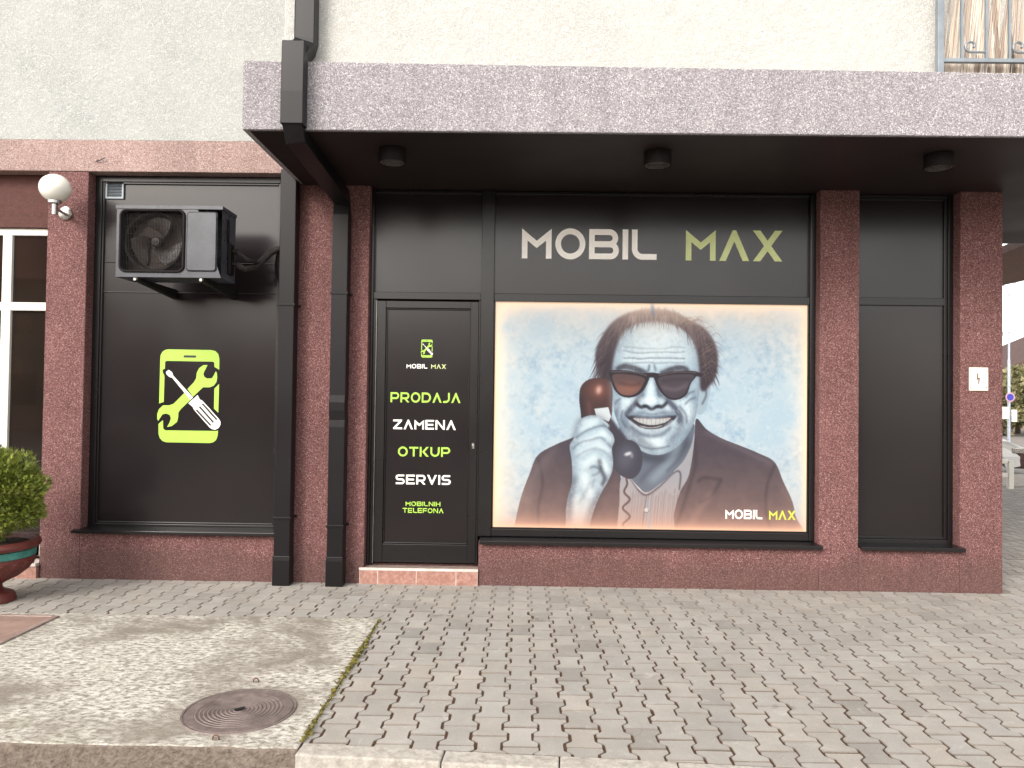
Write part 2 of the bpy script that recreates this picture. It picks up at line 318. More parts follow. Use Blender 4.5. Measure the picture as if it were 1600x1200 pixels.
def phone_logo(x0, x1, z0, z1, y, parent):
    # drawn on a 690 x 978 field
    X = lambda u: x0+(u-100)/690*(x1-x0); Z = lambda v: z1-(v-105)/973*(z1-z0)
    def sk(u, v): return (X(u+(v-600)*.022), Z(v))
    def pr(mb, pts, d=.001, m=0): mb.prism([sk(*p) for p in pts], (0, y, 0), (1, 0, 0), (0, 0, 1), (0, -1, 0), d, m)
    mb = MB()
    pr(mb, [(122, 672), (133, 210), (138, 165), (160, 128), (195, 110), (225, 106), (690, 108), (735, 118), (765, 148), (777, 195), (775, 312), (735, 290), (724, 285), (722, 242), (710, 229), (200, 227), (187, 240), (184, 308), (160, 320), (160, 345), (178, 378), (180, 400), (172, 655)])
    pr(mb, [(774, 460), (765, 760), (718, 718), (722, 510)]); pr(mb, [(115, 885), (163, 845), (168, 935), (190, 950), (740, 950), (762, 944), (758, 1000), (740, 1045), (710, 1068), (670, 1076), (200, 1074), (160, 1062), (130, 1032), (116, 990)])
    pr(mb, [(395, 166), (385, 178), (395, 190), (518, 190), (528, 178), (518, 166)], .0016, 1)
    mb.build('phone_outline', ['vinyl_green', 'vinyl_dark'], parent)
    mb = MB()
    pr(mb, [(648, 265), (600, 268), (555, 300), (530, 350), (525, 405), (500, 445), (430, 517), (490, 597), (600, 497), (670, 497), (715, 480), (745, 440), (754, 390), (750, 350), (738, 328), (712, 380), (695, 402), (645, 405), (615, 390), (603, 360), (612, 335)])
    pr(mb, [(402, 553), (280, 672), (230, 690), (165, 690), (120, 730), (102, 780), (101, 830), (112, 853), (135, 820), (158, 785), (200, 776), (238, 790), (250, 825), (235, 870), (208, 915), (260, 905), (318, 860), (330, 810), (332, 762), (360, 725), (463, 630)])
    mb.build('wrench', 'vinyl_green', parent)
    mb = MB()
    pr(mb, [(225, 320), (195, 345), (205, 370), (235, 395), (262, 400), (462, 630), (490, 604), (275, 380), (262, 345)], .0013)
    pr(mb, [(540, 580), (440, 665), (488, 703), (500, 730), (672, 915), (700, 932), (732, 936), (768, 918), (788, 885), (788, 850), (770, 822), (590, 635), (565, 625)], .0015)
    for (u, v), (p, q) in (((592, 667), (750, 833)), ((560, 698), (714, 862)), ((526, 732), (684, 893))):
        pr(mb, [(u-8, v+6), (p-8, q+6), (p+8, q-6), (u+8, v-6)], .0021, 1)
    mb.build('screwdriver', ['vinyl_white', 'vinyl_dark'], parent)
POSTER_E = .07
# ---- the printed poster: a raster painted with numpy in a 1600x1200 drawing space at half size ----
PW, PH = 800, 600
def p_noise(scale, seed, oct=3, sy=1.0):
    rs = np.random.RandomState(seed); out = np.zeros((PH, PW)); a = 1.0
    fy = np.fft.fftfreq(PH)[:, None]; fx = np.fft.rfftfreq(PW)[None, :]
    for o in range(oct):
        s = scale/(2**o)
        n = np.fft.irfft2(np.fft.rfft2(rs.randn(PH, PW))*np.exp(-2*(np.pi*s)**2*(fx**2+(fy*sy)**2)), s=(PH, PW))
        out += a*n/n.std(); a *= .55
    return out/out.std()
def p_blur(m, r):
    r = r/2; k = int(3*r)+2
    q = np.pad(m, k, mode='edge'); H_, W_ = q.shape
    fy = np.fft.fftfreq(H_)[:, None]; fx = np.fft.rfftfreq(W_)[None, :]
    return np.fft.irfft2(np.fft.rfft2(q)*np.exp(-2*(np.pi*r)**2*(fx**2+fy**2)), s=q.shape)[k:k+PH, k:k+PW]
def p_curve(pts, closed=True, n=8):
    P = np.array(pts, float); N = len(P); out = []
    for i in range(N if closed else N-1):
        g = lambda j: P[j % N] if closed else P[min(max(j, 0), N-1)]
        a, b, c, d = g(i-1), g(i), g(i+1), g(i+2)
        for t in np.arange(n)/n:
            out.append(.5*((2*b)+(c-a)*t+(2*a-5*b+4*c-d)*t*t+(3*b-a-3*c+d)*t**3))
    if not closed: out.append(P[-1])
    return np.array(out)
def p_poly(pts, smooth=True):
    P = (p_curve(pts) if smooth else np.array(pts, float))/2
    S = 2; xs = (np.arange(PW*S)+.5)/S; ys = (np.arange(PH*S)+.5)/S
    m = np.zeros((PH*S, PW*S), bool)
    for (x0, y0), (x1, y1) in zip(P, np.roll(P, -1, 0)):
        if y0 == y1: continue
        lo, hi = min(y0, y1), max(y0, y1)
        r = np.nonzero((ys >= lo) & (ys < hi))[0]
        if len(r) == 0: continue
        xi = x0+(ys[r]-y0)*(x1-x0)/(y1-y0)
        m[r] ^= xs[None, :] > xi[:, None]
    return m.reshape(PH, S, PW, S).mean((1, 3))
def p_line(pts, w0, w1=None, wm=None, smooth=True):
    w1 = w0 if w1 is None else w1; wm = max(w0, w1) if wm is None else wm
    P = (p_curve(pts, False, 6) if smooth else np.array(pts, float))/2
    m = np.zeros((PH, PW)); n = len(P)-1
    for i in range(n):
        t = (i+.5)/n; w = (w0+(wm-w0)*t*2 if t < .5 else wm+(w1-wm)*(t*2-1))/4
        a, b = P[i], P[i+1]
        x0, x1 = int(min(a[0], b[0])-w-2), int(max(a[0], b[0])+w+3); y0, y1 = int(min(a[1], b[1])-w-2), int(max(a[1], b[1])+w+3)
        x0, y0, x1, y1 = max(x0, 0), max(y0, 0), min(x1, PW), min(y1, PH)
        if x0 >= x1 or y0 >= y1: continue
        X, Y = np.meshgrid(np.arange(x0, x1)+.5, np.arange(y0, y1)+.5)
        d = b-a; L = d@d+1e-9; s = np.clip(((X-a[0])*d[0]+(Y-a[1])*d[1])/L, 0, 1)
        D = np.hypot(X-a[0]-s*d[0], Y-a[1]-s*d[1])
        m[y0:y1, x0:x1] = np.maximum(m[y0:y1, x0:x1], np.clip(w-D+.5, 0, 1)*min(1, w*2))
    return m
def p_ell(cx, cy, rx, ry, ang=0):
    Y, X = np.mgrid[0:PH, 0:PW]; X = (X*2+1-cx); Y = (Y*2+1-cy); c, s = np.cos(ang), np.sin(ang)
    d = np.sqrt(((X*c+Y*s)/rx)**2+((-X*s+Y*c)/ry)**2)
    return np.clip((1-d)*min(rx, ry)/2+.5, 0, 1)
def paint_poster():
    C = np.zeros((PH, PW, 3))
    col = lambda r, g, b: np.array([r, g, b])/255.
    def over(m, c, a=1.0):
        nonlocal C
        m = np.clip(m*a, 0, 1)[..., None]; C = C*(1-m)+(c if isinstance(c, np.ndarray) else np.array(c))*m
    rs = np.random.RandomState(5)
    n1, n2, n3 = p_noise(26, 1, 4), p_noise(7, 2, 3), p_noise(2.5, 3, 2)
    # mottled studio backdrop
    C[:] = col(168, 193, 208)
    over(np.clip(.5+.35*n1+.1*n2, 0, 1), col(196, 209, 214), .8)
    over(np.clip(.3*n2+.25*n1+.15, 0, 1), col(122, 160, 190), .7)
    over(np.clip(.3*n3+.2*n2, 0, 1), col(215, 222, 222), .35)
    bgY, bgX = np.mgrid[0:PH, 0:PW]; bgX = bgX*2+1; bgY = bgY*2+1
    # shoulders and jacket
    L = p_poly([(470, 665), (410, 690), (330, 722), (245, 772), (205, 862), (165, 970), (128, 1130), (110, 1230), (660, 1230), (650, 900), (600, 740)])
    R = p_poly([(1012, 600), (1060, 650), (1130, 692), (1230, 732), (1310, 765), (1388, 808), (1430, 900), (1470, 985), (1488, 1060), (1510, 1230), (880, 1230), (930, 940), (975, 790), (1000, 680)])
    J = np.clip(L+R, 0, 1)
    over(J, col(66, 60, 70)); over(J*np.clip((bgY-760)/360, 0, 1), col(112, 88, 84), .85)
    over(J*np.clip(.5+.3*n2, 0, 1), col(50, 46, 56), .25)
    for l in ([(1000, 690), (1010, 800), (985, 900), (950, 1010), (905, 1140)], [(1030, 1000), (1090, 960), (1130, 890)], [(1390, 820), (1350, 930), (1350, 1060), (1380, 1150)],
              [(250, 790), (270, 900), (250, 1010), (250, 1120)], [(1130, 890), (1050, 880), (1020, 900)]):
        over(p_blur(p_line(l, 10), 6)*J, col(38, 33, 42), .7)
    over(p_blur(p_line([(1060, 665), (1200, 730), (1370, 812)], 16), 10)*J, col(110, 102, 112), .6)
    over(p_blur(p_line([(1080, 960), (1010, 1060), (960, 1140)], 24), 12)*J, col(132, 106, 100), .6)
    over(p_blur(p_line([(330, 740), (230, 860), (200, 1000)], 24), 14)*J, col(98, 88, 96), .6)
    # shirt
    S = p_poly([(690, 870), (770, 940), (880, 880), (960, 760), (992, 670), (1003, 690), (978, 860), (935, 945), (905, 1050), (885, 1230), (650, 1230), (642, 980), (650, 880)])
    over(S, col(146, 150, 158)); over(S*np.clip((bgY-880)/260, 0, 1), col(176, 152, 145), .8)
    for k in range(42):
        x = 655+k*7+rs.rand()*4
        over(p_line([(x+25, 930+rs.rand()*40), (x, 1230)], 2.2)*S, col(88, 82, 92), .5)
    over(p_blur(p_line([(700, 890), (735, 940), (772, 962), (830, 925), (905, 855), (935, 860), (930, 935)], 7), 2.5), col(58, 54, 66), .9)
    over(p_line([(696, 880), (733, 928), (772, 950), (826, 915), (900, 845)], 6), col(205, 200, 200), .8)
    over(p_line([(905, 850), (950, 790), (992, 690)], 6)*S, col(200, 202, 206), .7)
    over(p_line([(772, 965), (762, 1030), (748, 1140)], 4), col(72, 66, 74), .8)
    over(p_ell(772, 1033, 11, 11), col(205, 198, 196)); over(p_line([(762, 1041), (776, 1045), (784, 1032)], 3), col(60, 55, 62))
    # neck
    N = p_poly([(640, 640), (700, 700), (820, 740), (985, 620), (996, 690), (962, 780), (905, 850), (830, 915), (772, 950), (735, 925), (690, 875), (640, 800)])
    over(N, col(86, 98, 114)); over(p_blur(p_line([(690, 740), (760, 778), (830, 790), (900, 775), (960, 720)], 34), 14)*N, col(44, 50, 64), .9)
    over(p_blur(p_line([(930, 720), (880, 810), (800, 890)], 30), 16)*N, col(150, 172, 186), .7)
    over(p_blur(p_line([(970, 690), (935, 780), (870, 850)], 10), 6)*N, col(58, 64, 78), .7)
    over(p_blur(p_line([(850, 790), (790, 840), (740, 900)], 12), 8)*N, col(56, 62, 76), .7)
    # ear
    E = p_poly([(1018, 440), (1055, 425), (1078, 445), (1072, 500), (1052, 560), (1028, 583), (1012, 560)])
    over(E, col(150, 172, 186)); over(p_blur(p_line([(1055, 450), (1058, 490), (1040, 530)], 9), 3)*E, col(72, 80, 95), .8)
    # face
    Fm = p_poly([(800, 128), (890, 135), (955, 170), (998, 225), (1022, 290), (1030, 360), (1028, 440), (1020, 520), (1008, 590), (985, 650), (940, 715), (880, 758), (820, 772), (760, 758), (700, 716), (655, 662), (625, 600), (607, 520), (600, 440), (598, 370), (612, 290), (640, 220), (700, 155)])
    over(Fm, col(158, 184, 200))
    edge = np.clip(1-p_blur(Fm, 60)*1.0, 0, 1)
    over(Fm*np.clip(edge*1.9-.4, 0, 1), col(84, 98, 116), .62)
    def sh(pts, w, b, a, c=(58, 66, 84)): over(np.clip(p_blur(p_line(pts, w), b)*1.5, 0, 1)*Fm, col(*c), a)
    def hi(cx, cy, rx, ry, b, a, ang=0, c=(222, 238, 243)): over(p_blur(p_ell(cx, cy, rx, ry, ang), b)*Fm, col(*c), a)
    hi(840, 225, 130, 70, 50, .75); hi(760, 310, 110, 34, 30, .6); hi(930, 320, 50, 40, 30, .4)
    hi(700, 520, 50, 24, 16, .8, .5); hi(900, 530, 60, 18, 14, .8, -.3); hi(660, 545, 26, 34, 16, .5); hi(965, 560, 24, 60, 16, .55)
    hi(800, 712, 76, 32, 20, .95); hi(700, 680, 30, 30, 16, .4); hi(720, 650, 36, 26, 18, .4); hi(900, 645, 34, 34, 18, .5)
    for y, a in ((266, .2), (286, .3), (310, .42), (334, .25)):
        j = [(660+k*42, y+rs.randn()*2+((k-4)**2)*.5*(-1 if y < 290 else .4)) for k in range(8)]
        sh(j, 6, 3, a); sh([(x, q+8) for x, q in j], 5, 3, a*.8, (232, 244, 248))
    for k in range(24):
        x = 640+rs.rand()*360; y = 180+rs.rand()*150
        hi(x, y, 6+rs.rand()*14, 4+rs.rand()*5, 5, .25); 
    sh([(785, 345), (778, 375)], 8, 4, .6); sh([(808, 345), (815, 372)], 8, 4, .5)
    # brows
    sh([(632, 362), (665, 350), (720, 362), (765, 384)], 20, 7, .85, (48, 48, 60)); sh([(845, 384), (900, 362), (940, 358), (965, 368)], 20, 7, .85, (48, 48, 60))
    # cheek folds, nose, mouth
    sh([(735, 505), (705, 540), (672, 578)], 20, 8, .85); sh([(868, 508), (905, 545), (935, 590), (930, 615)], 20, 8, .85)
    sh([(664, 600), (690, 650), (740, 700), (800, 740)], 22, 14, .55); sh([(950, 600), (925, 660), (880, 715)], 22, 14, .5)
    sh([(612, 570), (636, 645), (690, 705)], 20, 12, .35, (50, 58, 74)); sh([(1005, 470), (1000, 560), (975, 640)], 14, 12, .2)
    sh([(640, 520), (625, 580)], 12, 8, .4); sh([(1012, 560), (990, 640), (950, 705)], 18, 12, .25, (58, 66, 82)); hi(975, 580, 24, 50, 18, .5)
    sh([(762, 430), (752, 480), (735, 510)], 16, 8, .6); sh([(822, 430), (832, 480), (850, 505)], 18, 8, .7)
    over(p_blur(p_ell(790, 470, 18, 60), 10), col(214, 232, 240), .85); hi(790, 515, 30, 20, 8, .9)
    hi(745, 512, 16, 14, 7, .6); hi(842, 512, 16, 14, 7, .6)
    sh([(722, 528), (745, 545), (770, 540), (795, 556), (820, 542), (845, 544), (868, 524)], 12, 4, .9, (36, 38, 50))
    over(p_blur(p_ell(762, 540, 14, 6, .2), 3), col(28, 28, 38), .9); over(p_blur(p_ell(828, 540, 14, 6, -.2), 3), col(28, 28, 38), .9)
    sh([(700, 578), (760, 572), (800, 578), (850, 572), (905, 578)], 14, 8, .45); hi(795, 566, 30, 7, 5, .5)
    M = p_poly([(672, 585), (735, 592), (800, 598), (860, 592), (915, 586), (888, 622), (845, 643), (790, 650), (740, 640), (700, 615)])
    over(M, col(40, 36, 46))
    T = p_poly([(708, 596), (760, 597), (800, 599), (850, 597), (888, 595), (868, 614), (832, 626), (792, 630), (752, 623), (722, 610)])
    over(T, col(190, 196, 196)); over(p_blur(np.clip(1-T, 0, 1), 10)*T, col(110, 108, 112), .45); over(p_blur(T, 6)*T*0+p_line([(708, 597), (800, 600), (888, 596)], 5)*T, col(150, 140, 140), .6)
    for x in (722, 737, 753, 772, 794, 816, 836, 852, 867): over(p_line([(x, 595), (x+(795-x)*.05, 630)], 2.4)*T, col(120, 112, 116), .8)
    T2 = p_poly([(738, 632), (790, 640), (848, 631), (830, 641), (790, 646), (752, 641)]); over(T2, col(168, 166, 164), .8)
    sh([(690, 612), (740, 650), (790, 662), (845, 652), (895, 612)], 12, 4, .6, (176, 186, 196)); sh([(700, 640), (745, 672), (795, 682), (850, 672), (890, 640)], 12, 7, .6)
    sh([(672, 585), (735, 588), (800, 594), (860, 588), (915, 586)], 7, 3, .7)
    over(Fm*np.clip(.28*n3, 0, 1), col(220, 236, 242), .2); over(Fm*np.clip(-.25*n3, 0, 1), col(80, 92, 110), .15)
    for (a, c_) in (([(1000, 470), (975, 480), (960, 500)], 0), ([(1005, 500), (980, 510), (958, 530)], 0), ([(645, 505), (628, 515), (620, 530)], 0), ([(930, 540), (960, 580), (965, 620)], 0), ([(655, 560), (650, 600), (672, 640)], 0), ([(700, 700), (760, 735), (820, 742), (880, 730)], 0)): sh(a, 7, 4, .5)
    for k in range(500):
        x, y = 610+rs.rand()*410, 150+rs.rand()*610; a = rs.randn()*.5+1.4; L_ = 6+rs.rand()*16
        over(p_line([(x, y), (x+L_*np.cos(a), y+L_*np.sin(a))], 2.2, smooth=False)*Fm, col(84, 98, 116) if k % 2 else col(226, 240, 244), .22)
    # hair
    Hh = p_poly([(545, 405), (528, 350), (524, 290), (545, 225), (590, 155), (650, 108), (720, 85), (800, 74), (880, 86), (950, 112), (985, 135), (1045, 165), (1092, 225), (1112, 290), (1112, 360), (1098, 410), (1072, 445), (1050, 470), (1030, 455), (1026, 360), (1012, 275), (985, 215), (940, 172), (880, 145), (800, 136), (720, 148), (665, 180), (633, 235), (614, 300), (602, 370), (598, 440), (570, 440)])
    over(p_blur(Hh, 5), col(54, 46, 55)); over(p_blur(p_poly([(1040, 200), (1095, 260), (1100, 380), (1050, 450), (1032, 340)]), 10), col(44, 38, 46), .8); over(p_blur(p_poly([(560, 400), (548, 300), (580, 210), (600, 300), (590, 420)]), 8), col(44, 38, 46), .8)
    over(p_blur(p_line([(700, 110), (800, 98), (900, 112)], 26), 14)*Hh, col(104, 90, 94), .6)
    for k in range(620):
        t = rs.rand(); a = np.pi*(1.12-1.24*t); rx, ry = 262+rs.randn()*16, 300+rs.randn()*16
        x, y = 812+rx*np.cos(a), 385-ry*np.sin(a)
        ln = 40+rs.rand()*50; dx, dy = (-.25-.3*(t < .3), 1) if t < .35 else ((.16, 1) if t > .65 else ((t-.5)*3, .8))
        if y > (400 if x > 900 else 430): continue
        if x > 900 and y > 300: dx, ln = .45, ln*.7
        c = [(46, 40, 48), (60, 52, 60), (88, 76, 80), (34, 30, 38)][rs.randint(4)]
        m = p_line([(x, y), (x+dx*ln*.5+rs.randn()*2.5, y+dy*ln*.5), (x+dx*ln*.9+rs.randn()*4, y+dy*ln)], 3.2, 1)
        over(m, col(*c), .65)
    for k in range(46):
        x, y = (1040+rs.rand()*65, 150+rs.rand()*250) if k % 3 else (960+rs.rand()*70, 118+rs.rand()*30)
        over(p_line([(x-40, y+10+rs.rand()*20), (x+5, y-8), (x+28+rs.rand()*22, y+14+rs.rand()*26)], 2.4, 1), col(92, 76, 78), .75)
    for k in range(26):
        x, y = 532+rs.rand()*20, 200+rs.rand()*210
        over(p_line([(x+24, y-14), (x, y+6), (x-12-rs.rand()*8, y+24+rs.rand()*12)], 2.6, 1), col(66, 58, 66), .75)
    for k in range(40):
        x = 680+rs.rand()*240; over(p_line([(x, 110), (x+rs.randn()*6, 150+rs.rand()*24)], 3, 1), col(110, 104, 116), .5)
    # sunglasses
    la = p_poly([(590, 374), (640, 368), (705, 374), (778, 394), (778, 425), (748, 474), (705, 497), (655, 494), (618, 464), (598, 415)])
    lb = p_poly([(812, 396), (890, 376), (960, 372), (1018, 378), (1008, 402), (985, 432), (962, 488), (915, 511), (872, 502), (836, 468), (814, 425)])
    over(p_blur(np.clip(la+lb, 0, 1), 8), col(60, 70, 88), .5); over(np.clip(la+lb, 0, 1), col(34, 30, 38)); over(p_line([(760, 396), (798, 392), (836, 398)], 24), col(34, 30, 38))
    over(p_line([(1000, 384), (1030, 392)], 20), col(34, 30, 38))
    ia = p_poly([(608, 392), (690, 390), (758, 406), (756, 432), (732, 470), (698, 488), (655, 485), (626, 458)]); ib = p_poly([(828, 408), (890, 392), (960, 389), (1000, 396), (978, 432), (954, 482), (914, 502), (874, 493), (843, 460)])
    over(ia, col(78, 60, 62)); over(ib, col(62, 56, 66)); over(p_blur(p_poly([(620, 440), (700, 430), (750, 450), (700, 492), (640, 485)]), 14)*ia, col(142, 92, 78), .7)
    over(p_blur(p_line([(640, 430), (700, 440), (740, 432)], 10), 6)*ia, col(60, 36, 38), .7); over(p_blur(p_line([(850, 450), (910, 462), (965, 440)], 14), 7)*ib, col(102, 92, 100), .7)
    over(p_blur(p_line([(850, 420), (920, 412), (980, 412)], 10), 6)*ib, col(40, 36, 44), .8); over(p_line([(600, 376), (700, 377), (770, 394)], 3), col(120, 108, 112), .7); over(p_line([(830, 394), (920, 378), (1010, 382)], 3), col(120, 108, 112), .7)
    # handset
    hb = p_poly([(590, 600), (640, 650), (680, 720), (640, 800), (600, 760)]); over(p_blur(hb, 5), col(52, 50, 62))
    Hs = p_poly([(446, 490), (456, 442), (492, 412), (545, 405), (588, 418), (606, 460), (606, 520), (600, 600), (570, 640), (470, 620), (452, 560)])
    over(Hs, col(60, 42, 44)); over(p_blur(p_ell(540, 462, 50, 40), 24)*Hs, col(124, 74, 62), .8); over(p_blur(p_ell(540, 462, 12, 20, .2), 8)*Hs, col(226, 186, 172), .9)
    over(p_blur(p_line([(452, 500), (460, 600)], 22), 8)*Hs, col(40, 32, 38), .8); over(p_blur(p_line([(600, 420), (606, 560)], 26), 10)*Hs, col(120, 108, 112), .6); over(p_blur(p_line([(490, 520), (500, 590)], 12), 8)*Hs, col(128, 88, 80), .5)
    Mp = p_poly([(610, 770), (640, 715), (690, 700), (735, 730), (752, 790), (740, 850), (700, 885), (650, 870), (615, 830)])
    over(Mp, col(50, 52, 66)); over(p_blur(p_ell(672, 780, 40, 60, .3), 20)*Mp, col(84, 88, 104), .7); over(p_blur(p_ell(682, 766, 18, 7, -.3), 4), col(226, 228, 232), .95); over(p_blur(p_ell(700, 775, 8, 12), 4), col(150, 156, 168), .6)
    over(p_line([(674+17*np.sin(k*.62)*(min(1, k/12)), 880+k*8) for k in range(44)], 10, smooth=False), col(64, 50, 54)); over(p_line([(671+17*np.sin(k*.62)*(min(1, k/12)), 878+k*8) for k in range(44)], 3, smooth=False), col(126, 104, 102), .8)
    # hand
    over(p_poly([(519, 552), (586, 544), (600, 590), (588, 614), (528, 584)], False), col(196, 208, 214))
    Hd = p_poly([(446, 606), (478, 588), (520, 582), (560, 600), (592, 632), (580, 642), (608, 672), (616, 705), (604, 742), (610, 800), (604, 852), (580, 905), (548, 960), (515, 1040), (490, 1140), (478, 1230), (392, 1230), (382, 1060), (392, 970), (412, 900), (410, 800), (400, 728), (420, 690), (432, 640)])
    over(p_blur(Hd, 16)*(1-Hd), col(46, 42, 52), .6); over(Hd, col(160, 184, 198))
    hd = lambda pts, w, b, a, c=(60, 70, 86): over(p_blur(p_line(pts, w), b)*Hd, col(*c), a)
    over(Hd*np.clip((1-p_blur(Hd, 34))*1.7-.3, 0, 1), col(84, 98, 116), .8)
    for q, r_, w in (((470, 612), (540, 606), 24), ((455, 650), (520, 622), 20), ((470, 710), (560, 668), 26), ((560, 665), (600, 700), 22), ((450, 760), (540, 715), 22), ((545, 725), (590, 750), 22), ((470, 820), (520, 780), 34), ((560, 800), (585, 850), 30), ((470, 870), (500, 960), 44), ((440, 980), (430, 1080), 40), ((480, 1000), (450, 1100), 26)):
        hd([q, r_], w, 10, .75, (216, 234, 240))
    hd([(430, 690), (470, 662), (520, 640), (560, 632), (588, 640)], 7, 4, .7); hd([(416, 742), (450, 712), (500, 700), (555, 690), (600, 735)], 7, 4, .6)
    hd([(432, 780), (480, 750), (540, 742), (590, 770)], 7, 5, .4); hd([(545, 800), (552, 840), (570, 880), (560, 910)], 16, 6, .9, (48, 52, 66)); hd([(548, 838), (520, 826), (500, 832)], 9, 4, .7)
    hd([(548, 846), (530, 862), (510, 866)], 8, 4, .6); hd([(500, 900), (470, 960), (440, 1000)], 10, 7, .4); hd([(425, 880), (405, 960), (395, 1080)], 24, 12, .7); hd([(585, 640), (575, 622), (556, 610)], 5, 2, .5, (235, 242, 244))
    hd([(540, 960), (505, 1040), (480, 1140)], 24, 12, .6); hd([(520, 880), (508, 930)], 8, 5, .35)
    over(Hd*np.clip(.3*n3, 0, 1), col(224, 238, 242), .35); over(Hd*np.clip((bgY-960)/180, 0, 1), col(196, 166, 154), .6)
    # warm edge-light glow painted into the poster colour, and its lower wash
    Xn = (bgX-34)/1508.; Yn = (bgY-40-20*Xn)/(1068+10*Xn)
    dl, dr, dt, db = Xn*1508, (1-Xn)*1508, Yn*1070, (1-Yn)*1070
    wob = 1+.25*n1
    e = np.exp(-dl/(48*wob.clip(.5, 2)))+.8*np.exp(-dr/(34*wob.clip(.5, 2)))+1.0*np.exp(-dt/(46*wob.clip(.5, 2)))
    over(np.clip(e, 0, .95), col(255, 226, 192)); over(np.clip(.75*np.exp(-db/46.), 0, .8), col(214, 150, 126))
    over(np.clip(np.exp(-db/14.), 0, .8), col(252, 200, 160)); over(np.clip(np.exp(-np.minimum(dl, np.minimum(dr, dt))/10.), 0, .8), col(255, 214, 170))
    over(np.clip(np.exp(-dt/150.)*.42, 0, 1), col(222, 200, 190)); over(np.clip((dl < 400)*0+np.exp(-db/260.)*.28, 0, 1), col(214, 178, 160))
    over(p_blur(p_line([(797, 58), (800, 108)], 13), 5), col(92, 120, 150), .6); over(p_blur(p_line([(782, 985), (783, 1145)], 9), 5), col(140, 170, 190), .6)
    return np.clip(C, 0, 1)
# ------------------------------------------------------------------ ground
o = MB().box(-60, 60, -3.02, -300, -.16, -.131).build('road', 'asphalt', recalc=True); tag(o, 'grey asphalt road surface', kind='structure')
mb = MB(); mb.face([(-300, -300, -.16), (300, -300, -.16), (300, 600, -.16), (-300, 600, -.16)]); tag(mb.build('ground', 'asphalt'), 'open ground reaching to the horizon', kind='structure')
KA = math.tan(R(-3.9))
kline = lambda x: -2.915+(x+.87)*KA           # rear edge of the kerb
mb = MB(); mb.prism([(-12, -2.9), (-.8, -2.92), (8, kline(8)), (24, kline(8)), (24, 8.5), (-12, 8.5)], (0, 0, -.12), (1, 0, 0), (0, 1, 0), (0, 0, 1), .1160)
tag(mb.build('pavement_bed', 'joint_sand'), 'brown sandy joints between the paving stones', kind='structure')
def clip(poly, px, py, nx, ny):
    out = []
    for i in range(len(poly)):
        a, b = poly[i-1], poly[i]; da = (a[0]-px)*nx+(a[1]-py)*ny; db = (b[0]-px)*nx+(b[1]-py)*ny
        if da >= 0 and db >= 0: out.append(b)
        elif da >= 0 > db or da < 0 <= db:
            t_ = da/(da-db); q = (a[0]+(b[0]-a[0])*t_, a[1]+(b[1]-a[1])*t_); out.append(q)
            if db >= 0: out.append(b)
    return out
mb = MB(); rp = random.Random(3); PX, PY, g_ = .1425, .2, .0042
rs = [(-.0952, .9), (-.074, 1.1), (-.062, 1.0), (-.038, -1.0), (-.026, -1.1), (.026, -1.1), (.038, -1.0), (.062, 1.0), (.074, 1.1), (.0952, .9)]
for ix in range(-36, 112):
    for iy in range(-17, 44):
        cx = -.05+.07125+ix*PX; cy = iy*PY+(.1 if ix % 2 else 0)
        if cy > .1 and not (3.9 < cx): continue
        if cx > 5.6 and cy < .2 and cy < (cx-5.6)*.2-2.5: continue
        if cy < kline(cx)-.12 or cy > 8.2: continue
        in_slab = cx < -.98 and cy < -.95
        if in_slab and cy < -1.12: continue
        jx, jy, ja = rp.gauss(0, .0012), rp.gauss(0, .0015), rp.gauss(0, .006)
        g2 = g_ + abs(rp.gauss(0, .0008))
        w = .07125
        pts = [(w-g2+.0130*k, v) for v, k in rs]+[(-(w-g2+.0130*k), v) for v, k in reversed(rs)]
        pts = [(cx+jx+u*math.cos(ja)-v*math.sin(ja), cy+jy+u*math.sin(ja)+v*math.cos(ja)) for u, v in pts]
        pts = clip(pts, -.87, kline(-.87)+.006, -math.sin(R(-3.9)), math.cos(R(-3.9)))
        if cx < 4.1 and len(pts) > 2: pts = clip(pts, 0, -.004, 0, -1)
        if len(pts) > 2 and cx < -.9 and cy < -.9:
            pts = clip(pts, 0, -.99, 0, 1) if in_slab else clip(pts, -.950, 0, 1, 0)
        if len(pts) < 3: continue
        z = rp.uniform(-.0011, .0011); tx, ty = rp.uniform(-.006, .006), rp.uniform(-.006, .006)
        zz = lambda x, y: z+(x-cx)*tx+(y-cy)*ty
        far = math.hypot(cx, cy+6.3) > 8.5
        l = .84+rp.gauss(0, .04); hue = rp.gauss(0, .008); base = (.445*l*(1+hue), .42*l, .382*l*(1-hue), 1)
        if rp.random() < .07: base = tuple(c*.84 for c in base[:3])+(1,)
        ins = .0022; top = []
        for x, y in pts:
            dx, dy = cx-x, cy-y; L_ = math.hypot(dx, dy)+1e-6; top.append((x+dx/L_*ins, y+dy/L_*ins))
        i0 = len(mb.v); k = len(pts)
        mb.v += [(x, y, zz(x, y)) for x, y in top]; mb.f.append(list(range(i0, i0+k))); mb.mi.append(0); mb.tone.append(base)
        mb.v += [(x, y, zz(x, y)-.002) for x, y in pts]
        if not far: mb.v += [(x, y, -.03) for x, y in pts]
        for j in range(k):
            j2 = (j+1) % k
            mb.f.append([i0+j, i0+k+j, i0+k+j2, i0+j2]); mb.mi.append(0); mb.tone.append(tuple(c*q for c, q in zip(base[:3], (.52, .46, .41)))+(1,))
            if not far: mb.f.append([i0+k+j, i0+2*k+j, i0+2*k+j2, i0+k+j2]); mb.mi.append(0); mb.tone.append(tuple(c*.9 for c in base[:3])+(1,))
tag(mb.build('paving', 'paver', recalc=True), 'interlocking I-shaped grey concrete pavers in front of the shop', kind='structure')
